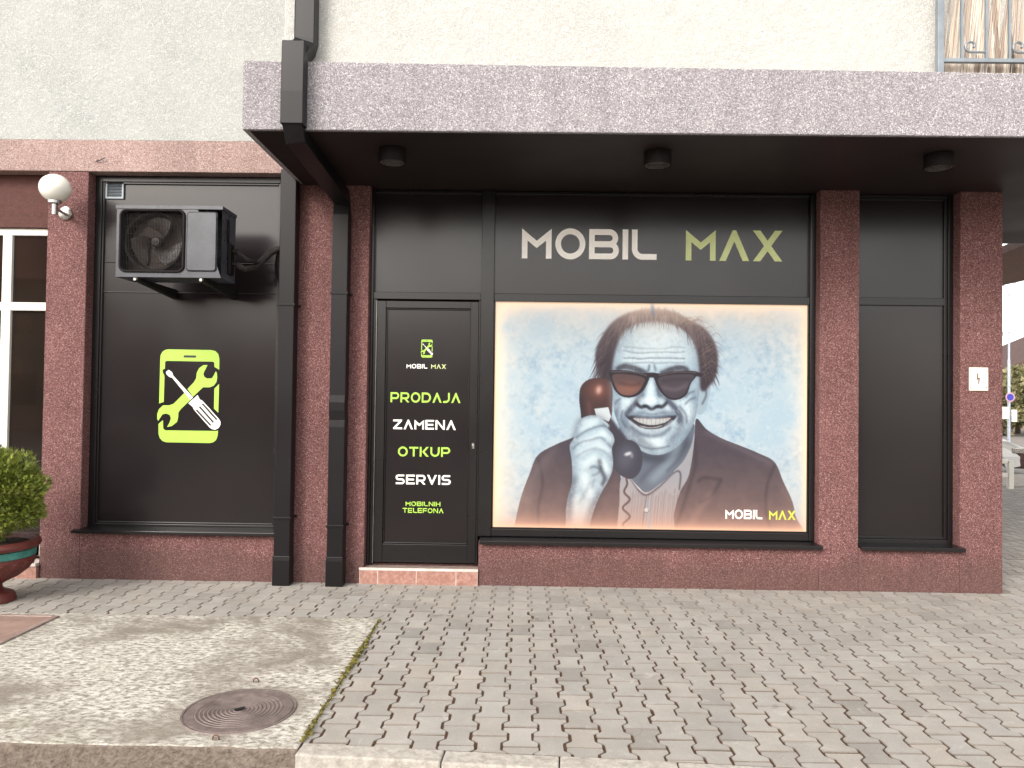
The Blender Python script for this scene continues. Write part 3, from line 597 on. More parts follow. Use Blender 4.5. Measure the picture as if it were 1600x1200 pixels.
# kerb stones and the cast slab
mb = MB(); ca, sa = math.cos(R(-3.9)), math.sin(R(-3.9))
for k in range(26):
    u0, u1 = .06+k*.503-.0, .06+k*.503+.498
    if k == 0: u0 = -.075
    q = [(-.87+u*ca-v*sa, -2.915+u*sa+v*ca) for u, v in ((u0, -.115), (u1, -.115), (u1, -.002), (u0, -.002))]
    mb.prism(q, (0, 0, -.158), (1, 0, 0), (0, 1, 0), (0, 0, 1), .163+rp.gauss(0, .0015))
o = mb.build('kerb', 'kerb_concrete', bevel=.008); tag(o, 'pale concrete kerb stones along the road edge', kind='structure')
mb = MB(); e = [(-7.5, -1.0)]
N_ = 60; rr = random.Random(9)
top = [(-7.5+k*(6.54/N_), -1.0+rr.gauss(0, .002)) for k in range(N_+1)]; right = [(-.96+rr.gauss(0, .003), -1.0-k*(1.96/24)) for k in range(1, 24)]
bot = [(-.955-k*(6.54/N_), -2.965+rr.gauss(0, .005)) for k in range(N_+1)]
mb.prism([*top, *right, *bot], (0, 0, -.158), (1, 0, 0), (0, 1, 0), (0, 0, 1), .163, 0, 1)
o = mb.build('concrete_slab', ['slab_concrete', 'slab_edge'], bevel=.012); tag(o, 'worn cast concrete pad with whitish patches', kind='structure')
# moss and grit caught between slab and pavers
mb = MB(); rm = random.Random(4)
for k in range(900):
    y = -1.0-rm.random()**.9*1.9; dens = math.exp(-((y+1.75)/.28)**2)+.45*math.exp(-((y+2.75)/.2)**2)+.3
    if rm.random() > dens: continue
    x = -.953+rm.gauss(0, .007); s = .003+rm.random()*.006*(1+dens*.4)
    P = [Vector((x, y, .001+rm.random()*.004))+Vector((rm.gauss(0, s), rm.gauss(0, s), abs(rm.gauss(0, s*.9)))) for _ in range(4)]
    for q in ((0, 1, 2), (0, 2, 3), (0, 1, 3), (1, 2, 3)): mb.face([P[i] for i in q])
tag(mb.build('moss', 'moss', recalc=False), 'yellow green moss growing in the gap beside the concrete slab', 'moss', kind='stuff')
mb = MB(); mb.box(-6.2, -3.2, -1.66, -1.12, .006, .012); tag(mb.build('tile_strip', 'pink_concrete', bevel=.002), 'reddish tiled patch set in the slab', kind='structure')
mb = MB(); mb.box(-6.2, -3.155, -1.70, -1.662, .006, .016); mb.box(-3.198, -3.155, -1.66, -1.10, .006, .016); mb.box(-6.2, -3.2, -1.118, -1.085, .006, .016)
tag(mb.build('tile_border', 'step_top', bevel=.003), 'pale cement border round the tiled patch', kind='structure')
# manhole cover
mc = empty('manhole_cover', (-1.355, -2.585, .005)); tag(mc, 'round cast iron manhole cover with concentric rings in the concrete slab', 'manhole cover')
mb = MB(); pr = [(0, 0)]
prof = [(.0, .004), (.012, .004)]; r_ = .018
while r_ < .20: prof += [(r_, .0045), (r_+.004, .0075), (r_+.009, .0075), (r_+.012, .0045)]; r_ += .0195
prof += [(.205, .005), (.222, .006), (.252, .006), (.254, .001)]
mb.lathe(prof, (-1.355, -2.585, .004), 72); mb.build('lid', 'cast_iron', mc, smooth=True)
mb = MB(); mb.lathe([(.257, .001), (.258, .006), (.268, .007), (.271, .001)], (-1.355, -2.585, .004), 72); mb.build('rim', 'cast_iron', mc, smooth=True)
mb = MB(); mb.tube([(-1.375, -2.6, .0125), (-1.335, -2.57, .0125)], .008, 8); mb.build('lifting_slot', 'dark_inside', mc)
for (x, y, lb) in ((-1.345, -2.90, 'small rusty iron loop set in the slab in front of the manhole cover'), (-1.405, -2.215, 'small grey iron loop set in the slab behind the manhole cover')):
    mb = MB(); mb.tube([(x-.014, y, .0), *[(x+.014*math.cos(R(a)), y, .012+.014*math.sin(R(a))) for a in range(180, -1, -30)], (x+.014, y, 0)], .0035, 6)
    tag(mb.build('iron_loop', 'rust', smooth=True), lb, 'iron loop', 'iron loops beside the manhole')

# ------------------------------------------------------------------ the building
SOF = 3.33
bd = empty('shop_building', (0, 0, 0)); tag(bd, 'corner building with maroon plaster shop front, grey canopy and white rendered upper floor', 'building')
mb = MB()
def piers(b, y0, y1):
    for x0, x1, z0, z1 in ((-4.01, -3.67, -.1, 3.42), (-3.67, -1.99, -.1, .395), (-1.99, -1.285, -.1, SOF), (-.333, 2.483, -.1, .36), (2.483, 2.808, -.1, SOF), (2.808, 3.642, -.1, .36), (3.642, 3.993, -.1, SOF)):
        b.box(x0, x1, y0, y1, z0, z1)
piers(mb, 0, .16)
mb.box(-9, -5.6, 0, .3, -.1, 3.42); mb.box(-1.285, -.333, .14, .2, -.1, .14)
mb.box(3.70, 3.993, .162, 9, -.1, SOF)
mb.build('wall', 'red_plaster', bd, bevel=.006)
mb = MB(); mb.box(-5.6, 3.70, .30, 9, -.1, 3.7); mb.box(-9, 3.99, .5, 9, 3.7, 12); mb.box(-9, -5.6, .3, 9, -.1, 3.7); mb.build('core_wall', 'painted_reveal', bd)
MB().box(-9, -1.9, -.006, .3, 3.422, 3.689).build('lintel_band', 'pink_plaster', bd, bevel=.005)
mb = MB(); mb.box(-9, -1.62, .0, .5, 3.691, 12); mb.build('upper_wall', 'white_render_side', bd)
mb = MB(); mb.box(-1.66, 2.86, -1.17, .49, 3.70, 12); mb.box(2.86, 8, .0, .49, 3.70, 12); mb.build('bay_wall', 'white_render', bd, bevel=.01)
mb = MB()
P0 = [(-1.89, 3.795), (7.5, 3.72), (7.5, SOF), (-1.89, SOF)]
mb.prism(P0, (0, -1.3, 0), (1, 0, 0), (0, 0, 1), (0, 1, 0), 1.298)
mb.box(3.995, 7.5, 0, 2.05, SOF, 3.735)
mb.build('canopy', 'grey_plaster', bd, bevel=.006)
mb = MB()
mb.face([(-1.845, -1.272, SOF-.004), (7.5, -1.272, SOF-.004), (7.5, -.002, SOF-.004), (-1.845, -.002, SOF-.004)])
mb.face([(4.0, -.002, SOF-.004), (7.5, -.002, SOF-.004), (7.5, 2.0, SOF-.004), (4.0, 2.0, SOF-.004)])
mb.face([(-1.284, -.002, SOF-.004), (2.482, -.002, SOF-.004), (2.482, .13, SOF-.004), (-1.284, .13, SOF-.004)]); mb.face([(2.809, -.002, SOF-.004), (3.64, -.002, SOF-.004), (3.64, .13, SOF-.004), (2.809, .13, SOF-.004)])
mb.build('soffit', 'soffit_paint', bd)

def frame_rect(b, x0, x1, z0, z1, w, y0, y1):
    wl_, wr, wb, wt = w if isinstance(w, tuple) else (w,)*4
    b.box(x0, x0+wl_, y0, y1, z0, z1); b.box(x1-wr, x1, y0, y1, z0, z1)
    if wb: b.box(x0+wl_, x1-wr, y0, y1, z0, z0+wb)
    if wt: b.box(x0+wl_, x1-wr, y0, y1, z1-wt, z1)
# left window: black infill panels in a black frame
mb = MB(); frame_rect(mb, -3.668, -1.99, .40, 3.418, (.055, .09, .045, .05), .105, .165); frame_rect(mb, -3.613, -2.08, .445, 3.368, .016, .118, .165)
mb.box(-3.597, -2.096, .126, .165, 2.418, 2.424); mb.box(-3.597, -2.096, .126, .165, 2.676, 2.681)
w1 = mb.build('window', 'black_frame', bd, bevel=.003, label='tall black framed window blanked with black panels')
mb = MB().box(-3.597, -2.096, .136, .18, .461, 2.418); pl = mb.build('panel', 'black_panel', w1)
mb = MB().box(-3.597, -2.096, .134, .18, 2.424, 2.676); mb.build('panel', 'black_panel', w1)
mb = MB().box(-3.597, -2.096, .136, .18, 2.681, 3.352); mb.build('panel', 'black_panel', w1)
phone_logo(-3.112, -2.566, 1.136, 1.936, .1355, w1)
mb = MB(); x0, x1 = -3.715, -2.01; mb.prism([(-.055, .385), (-.055, .412), (.12, .424), (.12, .398), (-.045, .398), (-.045, .385)], (x0, 0, 0), (0, 1, 0), (0, 0, 1), (1, 0, 0), x1-x0); mb.build('sill', 'black_frame', w1, bevel=.003)
mb = MB(); gx0, gx1, gz0, gz1 = -3.590, -3.435, 3.225, 3.368
frame_rect(mb, gx0, gx1, gz0, gz1, .014, .118, .136)
for k in range(9): z = gz0+.018+k*.0128; mb.prism([(0, 0), (.004, 0), (.012, .0085), (.008, .0085)], (gx0+.014, .122, z), (0, 1, 0), (0, 0, 1), (1, 0, 0), gx1-gx0-.028)
mb.build('vent_grille', 'railing_grey', w1)
# right-hand narrow window
mb = MB(); frame_rect(mb, 2.808, 3.642, .365, 3.322, (.012, .04, .05, .02), .10, .165); frame_rect(mb, 2.82, 3.602, .415, 3.302, (.0, .028, .02, .02), .115, .165)
mb.box(2.82, 3.574, .112, .165, 2.385, 2.450)
w2 = mb.build('window', 'black_frame', bd, bevel=.003, label='narrow black panelled window beside the corner pier')
MB().box(2.82, 3.574, .132, .18, .435, 2.385).build('panel', 'black_panel', w2); MB().box(2.82, 3.574, .132, .18, 2.450, 3.302).build('panel', 'black_panel', w2)
def sill(x0, x1, par): mb = MB(); mb.prism([(-.05, .345), (-.05, .375), (.11, .386), (.11, .362), (-.04, .362), (-.04, .345)], (x0, 0, 0), (0, 1, 0), (0, 0, 1), (1, 0, 0), x1-x0); mb.build('sill', 'black_frame', par, bevel=.003)
sill(2.812, 3.665, w2)
# display window with the sign field above
mb = MB(); mb.box(-.346, -.236, .085, .165, .39, 3.32); mb.box(2.437, 2.482, .09, .165, .39, 3.32); mb.box(-.236, 2.437, .095, .165, .39, .452); mb.box(-.236, 2.437, .10, .165, 2.378, 2.445); mb.box(-.236, 2.437, .105, .165, 3.295, 3.32)
mb.box(-.236, -.222, .11, .165, .452, 2.378); mb.box(2.424, 2.437, .11, .165, .452, 2.378); mb.box(-.222, 2.424, .11, .165, .452, .464)
w3 = mb.build('display_window', 'black_frame', bd, bevel=.004, label='wide black framed display window holding the portrait poster'); sill(-.325, 2.50, w3)
sp = MB().box(-.236, 2.437, .130, .18, 2.445, 3.295).build('sign_panel', 'black_panel', bd)
word('MOBIL', -.005, 1.144, 2.751, 3.008, .130, 'vinyl_white', sp, depth=.003, label='white lettering reading MOBIL')
word('MAX', 1.392, 2.210, 2.749, 3.011, .130, 'vinyl_gold', sp, depth=.003, label='pale green lettering reading MAX')
# door bay
mb = MB(); mb.box(-1.283, -1.262, .075, .165, .142, 3.32); mb.box(-1.262, -.347, .09, .165, 2.385, 2.445); mb.box(-1.262, -1.235, .10, .165, .142, 2.385); mb.box(-.362, -.347, .10, .165, .142, 2.385); mb.box(-1.262, -.347, .105, .165, 3.295, 3.32)
df = mb.build('door_frame', 'black_frame', bd, bevel=.003)
MB().box(-1.262, -.347, .132, .18, 2.445, 3.295).build('panel', 'black_panel', df)
MB().box(-1.2345, -1.230, .096, .10, .15, 2.372).build('edge_strip', 'silver_edge', df)
mb = MB(); frame_rect(mb, -1.228, -.364, .156, 2.372, (.075, .068, .155, .062), .098, .15); frame_rect(mb, -1.153, -.432, .311, 2.31, .012, .112, .15)
dr = mb.build('door', 'black_frame', bd, bevel=.004, label='black shop door printed with green and white service words')
MB().box(-1.141, -.444, .126, .15, .323, 2.298).build('panel', 'black_panel', dr)
DY = .126
phone_logo(-.856, -.752, 1.892, 2.046, DY, dr)
for tx, a, b, c, d, m_ in (('MOBIL', -.975, -.797, 1.798, 1.836, 'vinyl_white'), ('MAX', -.765, -.637, 1.798, 1.836, 'vinyl_gold'), ('PRODAJA', -1.108, -.510, 1.508, 1.594, 'vinyl_green'), ('ZAMENA', -1.082, -.547, 1.279, 1.361, 'vinyl_white'),
        ('OTKUP', -1.037, -.593, 1.049, 1.131, 'vinyl_green'), ('SERVIS', -1.053, -.584, .812, .894, 'vinyl_white'), ('MOBILNIH', -.964, -.668, .629, .667, 'vinyl_green'), ('TELEFONA', -.988, -.640, .571, .612, 'vinyl_green')):
    word(tx, a, b, c, d, DY, m_, dr, depth=.001, label='%s lettering reading %s' % ({'vinyl_white': 'white', 'vinyl_green': 'green', 'vinyl_gold': 'pale green'}[m_], tx), gap=.15)
mb = MB(); mb.lathe([(0, -.008), (.009, -.007), (.011, 0)], (-.396, .098, 1.15), 14, axis='y'); mb.box(-.406, -.386, .0965, .099, 1.125, 1.172); mb.build('lock', 'steel', dr)
# tiled doorstep
mb = MB(); xs = [-1.318, -1.165, -.845, -.515, -.335]
for a, b in zip(xs, xs[1:]): mb.box(a+.003, b-.003, -.022, .0, -.01, .112, 0)
mb.box(-1.318, -.335, -.020, .074, -.02, .110, 1); mb.box(-1.320, -.333, -.024, -.010, .113, .134, 1); mb.box(-1.318, -.335, -.009, .10, .113, .132, 2)
mb.build('doorstep', ['step_tile', 'grout', 'step_top'], bd, bevel=.001)
# neighbouring entrance at the far left
MB().box(-5.6, -4.012, .12, .3, 2.98, 3.42).build('entrance_lintel', 'painted_reveal', bd); MB().box(-5.6, -4.012, .07, .119, 2.955, 3.035).build('lintel_trim', 'painted_reveal', bd, bevel=.004)
mb = MB()
mb.box(-5.6, -4.012, .10, .17, 2.895, 2.953); mb.box(-4.455, -4.375, .10, .17, .16, 2.895); mb.box(-5.6, -4.455, .10, .17, 2.25, 2.32); mb.box(-4.375, -4.012, .10, .17, 2.25, 2.32); mb.box(-4.375, -4.07, .10, .17, .16, .26); mb.box(-4.07, -4.012, .10, .17, .16, 2.25) if False else None
mb.box(-5.6, -4.455, .10, .17, .16, .26); mb.box(-4.375, -4.012, .10, .17, .16, .30)
ed = mb.build('entrance_door', 'white_pvc', bd, bevel=.004, label='white plastic framed glass entrance door')
for x0, x1, z0, z1 in ((-4.375, -4.012, 2.32, 2.895), (-4.375, -4.012, .30, 2.25), (-5.6, -4.455, 2.32, 2.895), (-5.6, -4.455, .26, 2.25)):
    MB().box(x0, x1, .128, .14, z0, z1).build('glass_pane', 'dark_glass', ed)
mb = MB(); mb.box(-5.6, -4.012, -.03, .2, -.02, .10, 0); mb.box(-5.6, -4.012, -.04, .2, .102, .128, 1); mb.build('entrance_step', ['step_tile', 'grout'], bd, bevel=.002)

# balcony railing
br_ = empty('balcony_railing', (4.5, -1.24, 3.76)); tag(br_, 'grey wrought iron balcony railing with curled scrolls on top of the canopy', 'railing')
mb = MB(); mb.box(2.762, 2.802, -1.265, -1.225, 3.755, 4.9); mb.build('post', 'railing_grey', br_, bevel=.003)
for zz_ in (3.858, 4.82):
    mb = MB(); mb.box(2.803, 7.4, -1.258, -1.228, zz_-.013, zz_+.013); mb.build('rail', 'railing_grey', br_, bevel=.002)
for k in range(14):
    x = 2.93+k*.318; mb = MB(); mb.box(x-.008, x+.008, -1.252, -1.236, 3.872, 4.806); mb.build('baluster', 'railing_grey', br_)
    mb = MB(); xx = x+.035; pth = [(xx+.13, -1.244, 3.917), (xx+.05, -1.244, 3.917)]+[(xx+.028+.045*s*math.cos(R(a)), -1.244, 3.958+.041*s*math.sin(R(a))) for a, s in [(250-j*22, 1-j*.045) for j in range(14)]]
    mb.tube(pth, .008, 6); mb.box(x+.155, x+.171, -1.252, -1.236, 3.872, 4.806); mb.build('scroll', 'railing_grey', br_)
mb = MB(); rr = random.Random(12)
for k in range(420):
    x = 2.84+k*.011+rr.gauss(0, .004); tl = rr.gauss(.10, .03)
    mb.tube([(x, -1.19+rr.random()*.02, 3.762+rr.random()*.01), (x+tl, -1.19+rr.random()*.02, 4.9)], .0048+rr.random()*.003, 5)
tag(mb.build('reed_screen', 'reed', smooth=True), 'pale dry reed screen tied behind the balcony railing', 'reed screen')
mb = MB(); mb.tube([(2.98, -1.275, 3.748), (4.2, -1.29, 3.748), (7, -1.28, 3.742)], .011, 8); tag(mb.build('bamboo_cane', 'cream', smooth=True), 'long pale cane lying on the canopy edge below the railing', 'cane')

# ------------------------------------------------------------------ poster
def srgb2lin(c): return np.where(c <= .04045, c/12.92, ((c+.055)/1.055)**2.4)
IMG = paint_poster()
nx, ny = 560, 400; x0, x1, z0, z1 = -.222, 2.424, .464, 2.378
u = np.linspace(0, 1, nx+1)[None, :].repeat(ny+1, 0); v = np.linspace(0, 1, ny+1)[:, None].repeat(nx+1, 1)
zx = ((40*(1-v)+28*v)*(1-u)+(1545*(1-v)+1540*v)*u)/2; zy = ((40+20*u)*(1-v)+(1108+30*u)*v)/2
def samp(X, Y):
    X = np.clip(X-.5, 0, PW-1.001); Y = np.clip(Y-.5, 0, PH-1.001); i, j = X.astype(int), Y.astype(int); a, b = (X-i)[..., None], (Y-j)[..., None]
    return (IMG[j, i]*(1-a)+IMG[j, i+1]*a)*(1-b)+(IMG[j+1, i]*(1-a)+IMG[j+1, i+1]*a)*b
cl = srgb2lin(samp(zx, zy))
po = empty('portrait_poster', (1.1, .12, .464)); tag(po, 'large backlit portrait print of a grinning man in sunglasses holding a telephone handset', 'poster')
led = np.clip(np.exp(-u/.035)+.7*np.exp(-(1-u)/.03)+np.exp(-v/.05)+.35*np.exp(-(1-v)/.03), 0, 1); me = bpy.data.meshes.new('print'); V_ = np.stack([x0+u*(x1-x0)-1.1, np.full_like(u, .122-.12), z1-v*(z1-z0)-.464], -1).reshape(-1, 3)
idx = np.arange((nx+1)*(ny+1)).reshape(ny+1, nx+1); F_ = np.stack([idx[:-1, :-1], idx[1:, :-1], idx[1:, 1:], idx[:-1, 1:]], -1).reshape(-1, 4)
me.vertices.add(len(V_)); me.vertices.foreach_set('co', V_.ravel()); me.loops.add(F_.size); me.loops.foreach_set('vertex_index', F_.ravel())
me.polygons.add(len(F_)); me.polygons.foreach_set('loop_start', np.arange(0, F_.size, 4)); me.polygons.foreach_set('loop_total', np.full(len(F_), 4)); me.update(calc_edges=True)
at = me.color_attributes.new('print', 'FLOAT_COLOR', 'POINT'); at.data.foreach_set('color', np.concatenate([cl.reshape(-1, 3), led.reshape(-1, 1)], 1).ravel().astype(np.float32))
t = NT('poster_print', .55, spec=.25); a = t.n.new('ShaderNodeAttribute'); a.attribute_name = 'print'
t.color(t.mix(1.0, a.outputs['Color'], (.66,)*3+(1,), 'MULTIPLY')); t.l.new(a.outputs['Color'], t.b.inputs['Emission Color']); t.l.new(t.math('ADD', t.math('MULTIPLY', a.outputs['Alpha'], .15), POSTER_E), t.b.inputs['Emission Strength'])   # backlit: the LED strips run along the edges; M['poster_print'] = t.m
me.materials.append(t.m); pn = bpy.data.objects.new('print', me); COL.objects.link(pn); pn.parent = po
MB().box(x0+.002, x1-.002, .124, .15, z0, z1).build('backing_board', 'white_pvc', po)
word('MOBIL', 1.745, 2.055, .562, .640, .1215, 'vinyl_white', po, depth=.001, label='white lettering reading MOBIL'); word('MAX', 2.112, 2.335, .560, .638, .1215, 'print_yellow', po, depth=.001, label='yellow green lettering reading MAX')

# ------------------------------------------------------------------ air conditioner
ac = empty('air_conditioner', (-2.73, -.38, 2.45)); tag(ac, 'black outdoor air conditioner unit hung on the black panel above the phone emblem', 'air conditioner')
X0, X1, Y0, Y1, Z0, Z1 = -3.140, -2.322, -.52, -.24, 2.452, 3.003
fx0, fx1, fz0, fz1 = -3.098, -2.622, 2.505, 2.962
mb = MB()
pts_o = [(X0, Z0), (X1, Z0), (X1, Z1), (X0, Z1)]
hole = rrect(fx0, fx1, fz0, fz1, .04, 5)
bm_outer = pts_o
# front face as quads round the rounded opening
hl = hole; n = len(hl)
def near_corner(p): return min(pts_o, key=lambda q: (q[0]-p[0])**2+(q[1]-p[1])**2)
def edge_pt(p):
    cx, cz = (fx0+fx1)/2, (fz0+fz1)/2; dx, dz = p[0]-cx, p[1]-cz
    t_ = min([(X0-cx)/dx if dx < 0 else 1e9, (X1-cx)/dx if dx > 0 else 1e9, (Z0-cz)/dz if dz < 0 else 1e9, (Z1-cz)/dz if dz > 0 else 1e9]); return (cx+dx*t_, cz+dz*t_)
for i in range(n):
    a, b = hl[i], hl[(i+1) % n]; A, B = edge_pt(a), edge_pt(b)
    poly = [a, b, B]
    if abs(A[0]-B[0]) > 1e-6 and abs(A[1]-B[1]) > 1e-6: poly.append(near_corner(((A[0]+B[0])/2, (A[1]+B[1])/2)))
    poly.append(A); mb.face([(p[0], Y0, p[1]) for p in poly])
    mb.face([(a[0], Y0, a[1]), (b[0], Y0, b[1]), (b[0], Y0+.03, b[1]), (a[0], Y0+.03, a[1])])
for q in (((X0, Y0, Z0), (X0, Y1, Z0), (X0, Y1, Z1), (X0, Y0, Z1)), ((X1, Y0, Z0), (X1, Y0, Z1), (X1, Y1, Z1), (X1, Y1, Z0)), ((X0, Y0, Z1), (X0, Y1, Z1), (X1, Y1, Z1), (X1, Y0, Z1)), ((X0, Y0, Z0), (X1, Y0, Z0), (X1, Y1, Z0), (X0, Y1, Z0)), ((X0, Y1, Z0), (X1, Y1, Z0), (X1, Y1, Z1), (X0, Y1, Z1))): mb.face(q)
mb.box(X0-.006, X1+.006, Y0-.006, Y1+.004, Z1-.022, Z1+.004)
mb.build('casing', 'casing_paint', ac)
MB().box(fx0+.001, fx1-.001, Y0+.10, Y0+.12, fz0, fz1).build('coil', 'coil_fins', ac)
mb = MB(); mb.lathe([(.232, .0), (.215, .01), (.208, .08), (.236, .082)], ((fx0+fx1)/2, Y0+.02, (fz0+fz1)/2), 48, axis='y')
mb.face([(fx0, Y0+.028, fz0), (fx1, Y0+.028, fz0), (fx1, Y0+.028, fz0+.001), (fx0, Y0+.028, fz0+.001)]); 
mb.build('fan_shroud', 'dark_inside', ac, smooth=True)
fc = Vector(((fx0+fx1)/2+.01, Y0+.06, (fz0+fz1)/2)); fan = MB()
for k in range(3):
    b0 = k*120+20; rows = []
    for rr_ in np.linspace(.04, .198, 7):
        t_ = (rr_-.04)/.158; rows.append([(fc.x+rr_*math.cos(R(b0+t_*34+w*(30+46*math.sin(t_*2.2)))), fc.y-.026+.05*w, fc.z+rr_*math.sin(R(b0+t_*34+w*(30+46*math.sin(t_*2.2))))) for w in (0, .33, .66, 1)])
    for a, b in zip(rows, rows[1:]):
        for j in range(3): fan.face([a[j], a[j+1], b[j+1], b[j]])
fan.lathe([(0, -.035), (.03, -.033), (.042, -.02), (.045, .03)], fc, 24, axis='y'); fan.build('fan', 'fan_plastic', ac, smooth=True)
mb = MB(); gy = Y0+.012; cxg, czg = (fx0+fx1)/2, (fz0+fz1)/2
for k in range(1, 40):
    x = fx0+k*(fx1-fx0)/40; mb.tube([(x, gy, fz0+.008), (x, gy, fz1-.008)], .0022, 4, cap=False)
for k in range(1, 8):
    z = fz0+k*(fz1-fz0)/8; mb.tube([(fx0+.006, gy+.003, z), (fx1-.006, gy+.003, z)], .002, 4, cap=False)
rim = rrect(fx0-.008, fx1+.008, fz0-.008, fz1+.008, .045, 5); mb.tube([(p[0], Y0-.004, p[1]) for p in rim]+[(rim[0][0], Y0-.004, rim[0][1])], .011, 8)
mb.build('fan_grille', 'lamp_black', ac, smooth=True)
mb = MB(); mb.prism(rrect(-2.585, -2.362, 2.505, 2.955, .02, 4), (0, Y0-.002, 0), (1, 0, 0), (0, 0, 1), (0, -1, 0), .010); mb.build('front_cover', 'casing_paint', ac, bevel=.004)
mb = MB(); mb.prism(rrect(-2.592, -2.355, 2.498, 2.962, .024, 4), (0, Y0-.0005, 0), (1, 0, 0), (0, 0, 1), (0, -1, 0), .003); mb.build('cover_gasket', 'dark_inside', ac)
mb = MB(); mb.box(X1, X1+.03, Y0+.11, Y0+.19, 2.50, 2.74); mb.box(X1, X1+.014, Y0+.10, Y0+.125, 2.74, 2.93); mb.build('valve_cover', 'lamp_black', ac, bevel=.008)
for z in (2.69, 2.59): MB().tube([(X1+.01, Y0+.16, z), (X1+.06, Y0+.17, z-.005)], .021, 8).build('valve', 'lamp_black', ac, smooth=True)
for bx in (-2.98, -2.47):
    mb = MB(); mb.prism([(-.53, Z0-.004), (-.53, Z0-.03), (.134, Z0-.085), (.134, Z0-.004)], (bx-.018, 0, 0), (0, 1, 0), (0, 0, 1), (1, 0, 0), .036); mb.build('bracket', 'dark_inside', ac, bevel=.002)
for bx in (-2.98, -2.47): mb = MB(); mb.tube([(bx, -.50, Z0-.02), (bx, -.54, Z0-.02)], .012, 6); mb.build('bolt', 'steel', ac)
mb = MB(); mb.tube([(X1+.05, -.35, 2.59), (X1+.10, -.30, 2.56), (X1+.14, -.15, 2.60), (-2.12, .0, 2.74), (-2.05, .06, 2.80), (-2.02, .10, 2.80)], .023, 10); mb.tube([(X1+.05, -.35, 2.69), (X1+.11, -.28, 2.64), (X1+.15, -.13, 2.64), (-2.13, .03, 2.775), (-2.04, .09, 2.82)], .017, 8); mb.build('insulated_pipe', 'foam_tape', ac, smooth=True)
mb = MB(); mb.tube([(-2.05, .06, 2.80), (-2.085, .07, 2.74), (-2.10, .08, 2.66), (-2.09, .08, 2.58), (-2.06, .08, 2.50), (-2.03, .09, 2.46)], .008, 8); mb.build('cable_loop', 'lamp_black', ac, smooth=True)

# ------------------------------------------------------------------ downpipes
def wall_pipe(cx, z_top, label, slanted):
    dp = empty('downpipe', (cx, -.06, 0)); tag(dp, label, 'downpipe', 'black square downpipes'); h = .066
    mb = MB()
    if slanted: mb.tube([(-1.525, -1.345, 3.36), (-1.525, -1.32, 3.285), (cx, -.10, 3.20), (cx, -.075, 3.05), (cx, -.075, 1.56), (cx-.002, -.081, 1.50), (cx-.002, -.080, 1.44), (cx, -.070, 1.36), (cx, -.075, 1.30), (cx, -.075, .22)], 1, 4, square=(h, h*.86))
    else: mb.tube([(cx, -.075, z_top), (cx, -.075, .22)], 1, 4, square=(h, h*.86))
    mb.build('pipe', 'black_metal', dp, bevel=.006)
    mb = MB(); mb.tube([(cx, -.076, .235), (cx, -.080, .205), (cx, -.084, .0)], 1, 4, square=(h+.005, h*.9)); mb.build('shoe', 'black_metal', dp, bevel=.006)
    for z in ((.55, 2.3) if not slanted else (.49, 2.40)):
        mb = MB(); mb.box(cx-h-.007, cx+h+.007, -.139, -.0, z-.010, z+.010); mb.box(cx-h-.02, cx-h-.007, -.02, 0, z-.01, z+.01); mb.box(cx+h+.007, cx+h+.02, -.02, 0, z-.01, z+.01); mb.build('clamp', 'black_metal', dp, bevel=.002)
    return dp
wall_pipe(-1.935, 3.42, 'black square downpipe beside the window with the phone emblem', False)
d2 = wall_pipe(-1.50, 3.3, 'black square downpipe that runs over the canopy and down beside the shop door', True)
mb = MB(); mb.prism([(-1.306, 3.335), (-1.405, 3.335), (-1.408, 3.55), (-1.400, 3.889), (-1.306, 3.889)], (-1.600, 0, 0), (0, 1, 0), (0, 0, 1), (1, 0, 0), .150); mb.build('rain_box', 'black_metal', d2, bevel=.005)
mb = MB(); mb.tube([(-1.485, -1.235, 7.5), (-1.485, -1.235, 3.95), (-1.490, -1.245, 3.91), (-1.525, -1.33, 3.80)], 1, 4, square=(.068, .055)); mb.build('upper_pipe', 'black_metal', d2, bevel=.006)

# ------------------------------------------------------------------ spotlights under the canopy
def spot(x, y, label):
    s = empty('ceiling_spotlight', (x, y, SOF-.005)); tag(s, label, 'spotlight', 'black spotlights under the canopy')
    mb = MB(); mb.lathe([(.0, 0), (.098, 0), (.098, -.094), (.096, -.098), (.090, -.098), (.084, -.06), (0, -.058)], (x, y, SOF-.005), 36); mb.build('housing', 'lamp_black', s, smooth=True)
    mb = MB(); mb.lathe([(.0, -.062), (.055, -.066), (.060, -.062), (.082, -.064), (.088, -.095), (.080, -.095), (.074, -.070), (0, -.068)], (x, y, SOF-.005), 36); mb.build('lens', 'spot_lens', s, smooth=True)
spot(-.94, -.93, 'black round spotlight under the canopy, above the shop door side'); spot(.955, -.93, 'black round spotlight under the canopy above the word MOBIL'); spot(2.95, -.93, 'black round spotlight under the canopy near the corner pier')

# ------------------------------------------------------------------ globe wall lamp
wl_ = empty('wall_lamp', (-3.852, 0, 3.06)); tag(wl_, 'white glass globe wall lamp on a steel arm beside the entrance', 'wall lamp')
gc = Vector((-3.795, -.25, 3.208))
mb = MB(); mb.lathe([(.118*math.sin(R(a)), -.112*math.cos(R(a))) for a in range(22, 181, 8)]+[(0, .112)], gc, 36); mb.build('globe', 'opal_glass', wl_, smooth=True)
mb = MB(); mb.lathe([(.0, -.125), (.052, -.125), (.052, -.104), (.044, -.100)], gc, 28); mb.lathe([(0, -.215), (.022, -.215), (.022, -.125), (0, -.125)], gc, 20); mb.tube([(-3.852, -.02, 3.055), (gc.x+.004, -.235, 3.045)], .013, 12); mb.build('arm', 'steel', wl_, smooth=True)
mb = MB(); mb.lathe([(0, -.026), (.035, -.026), (.055, -.018), (.058, 0)], (-3.852, 0, 3.062), 32, axis='y'); mb.build('wall_plate', 'steel', wl_, smooth=True)
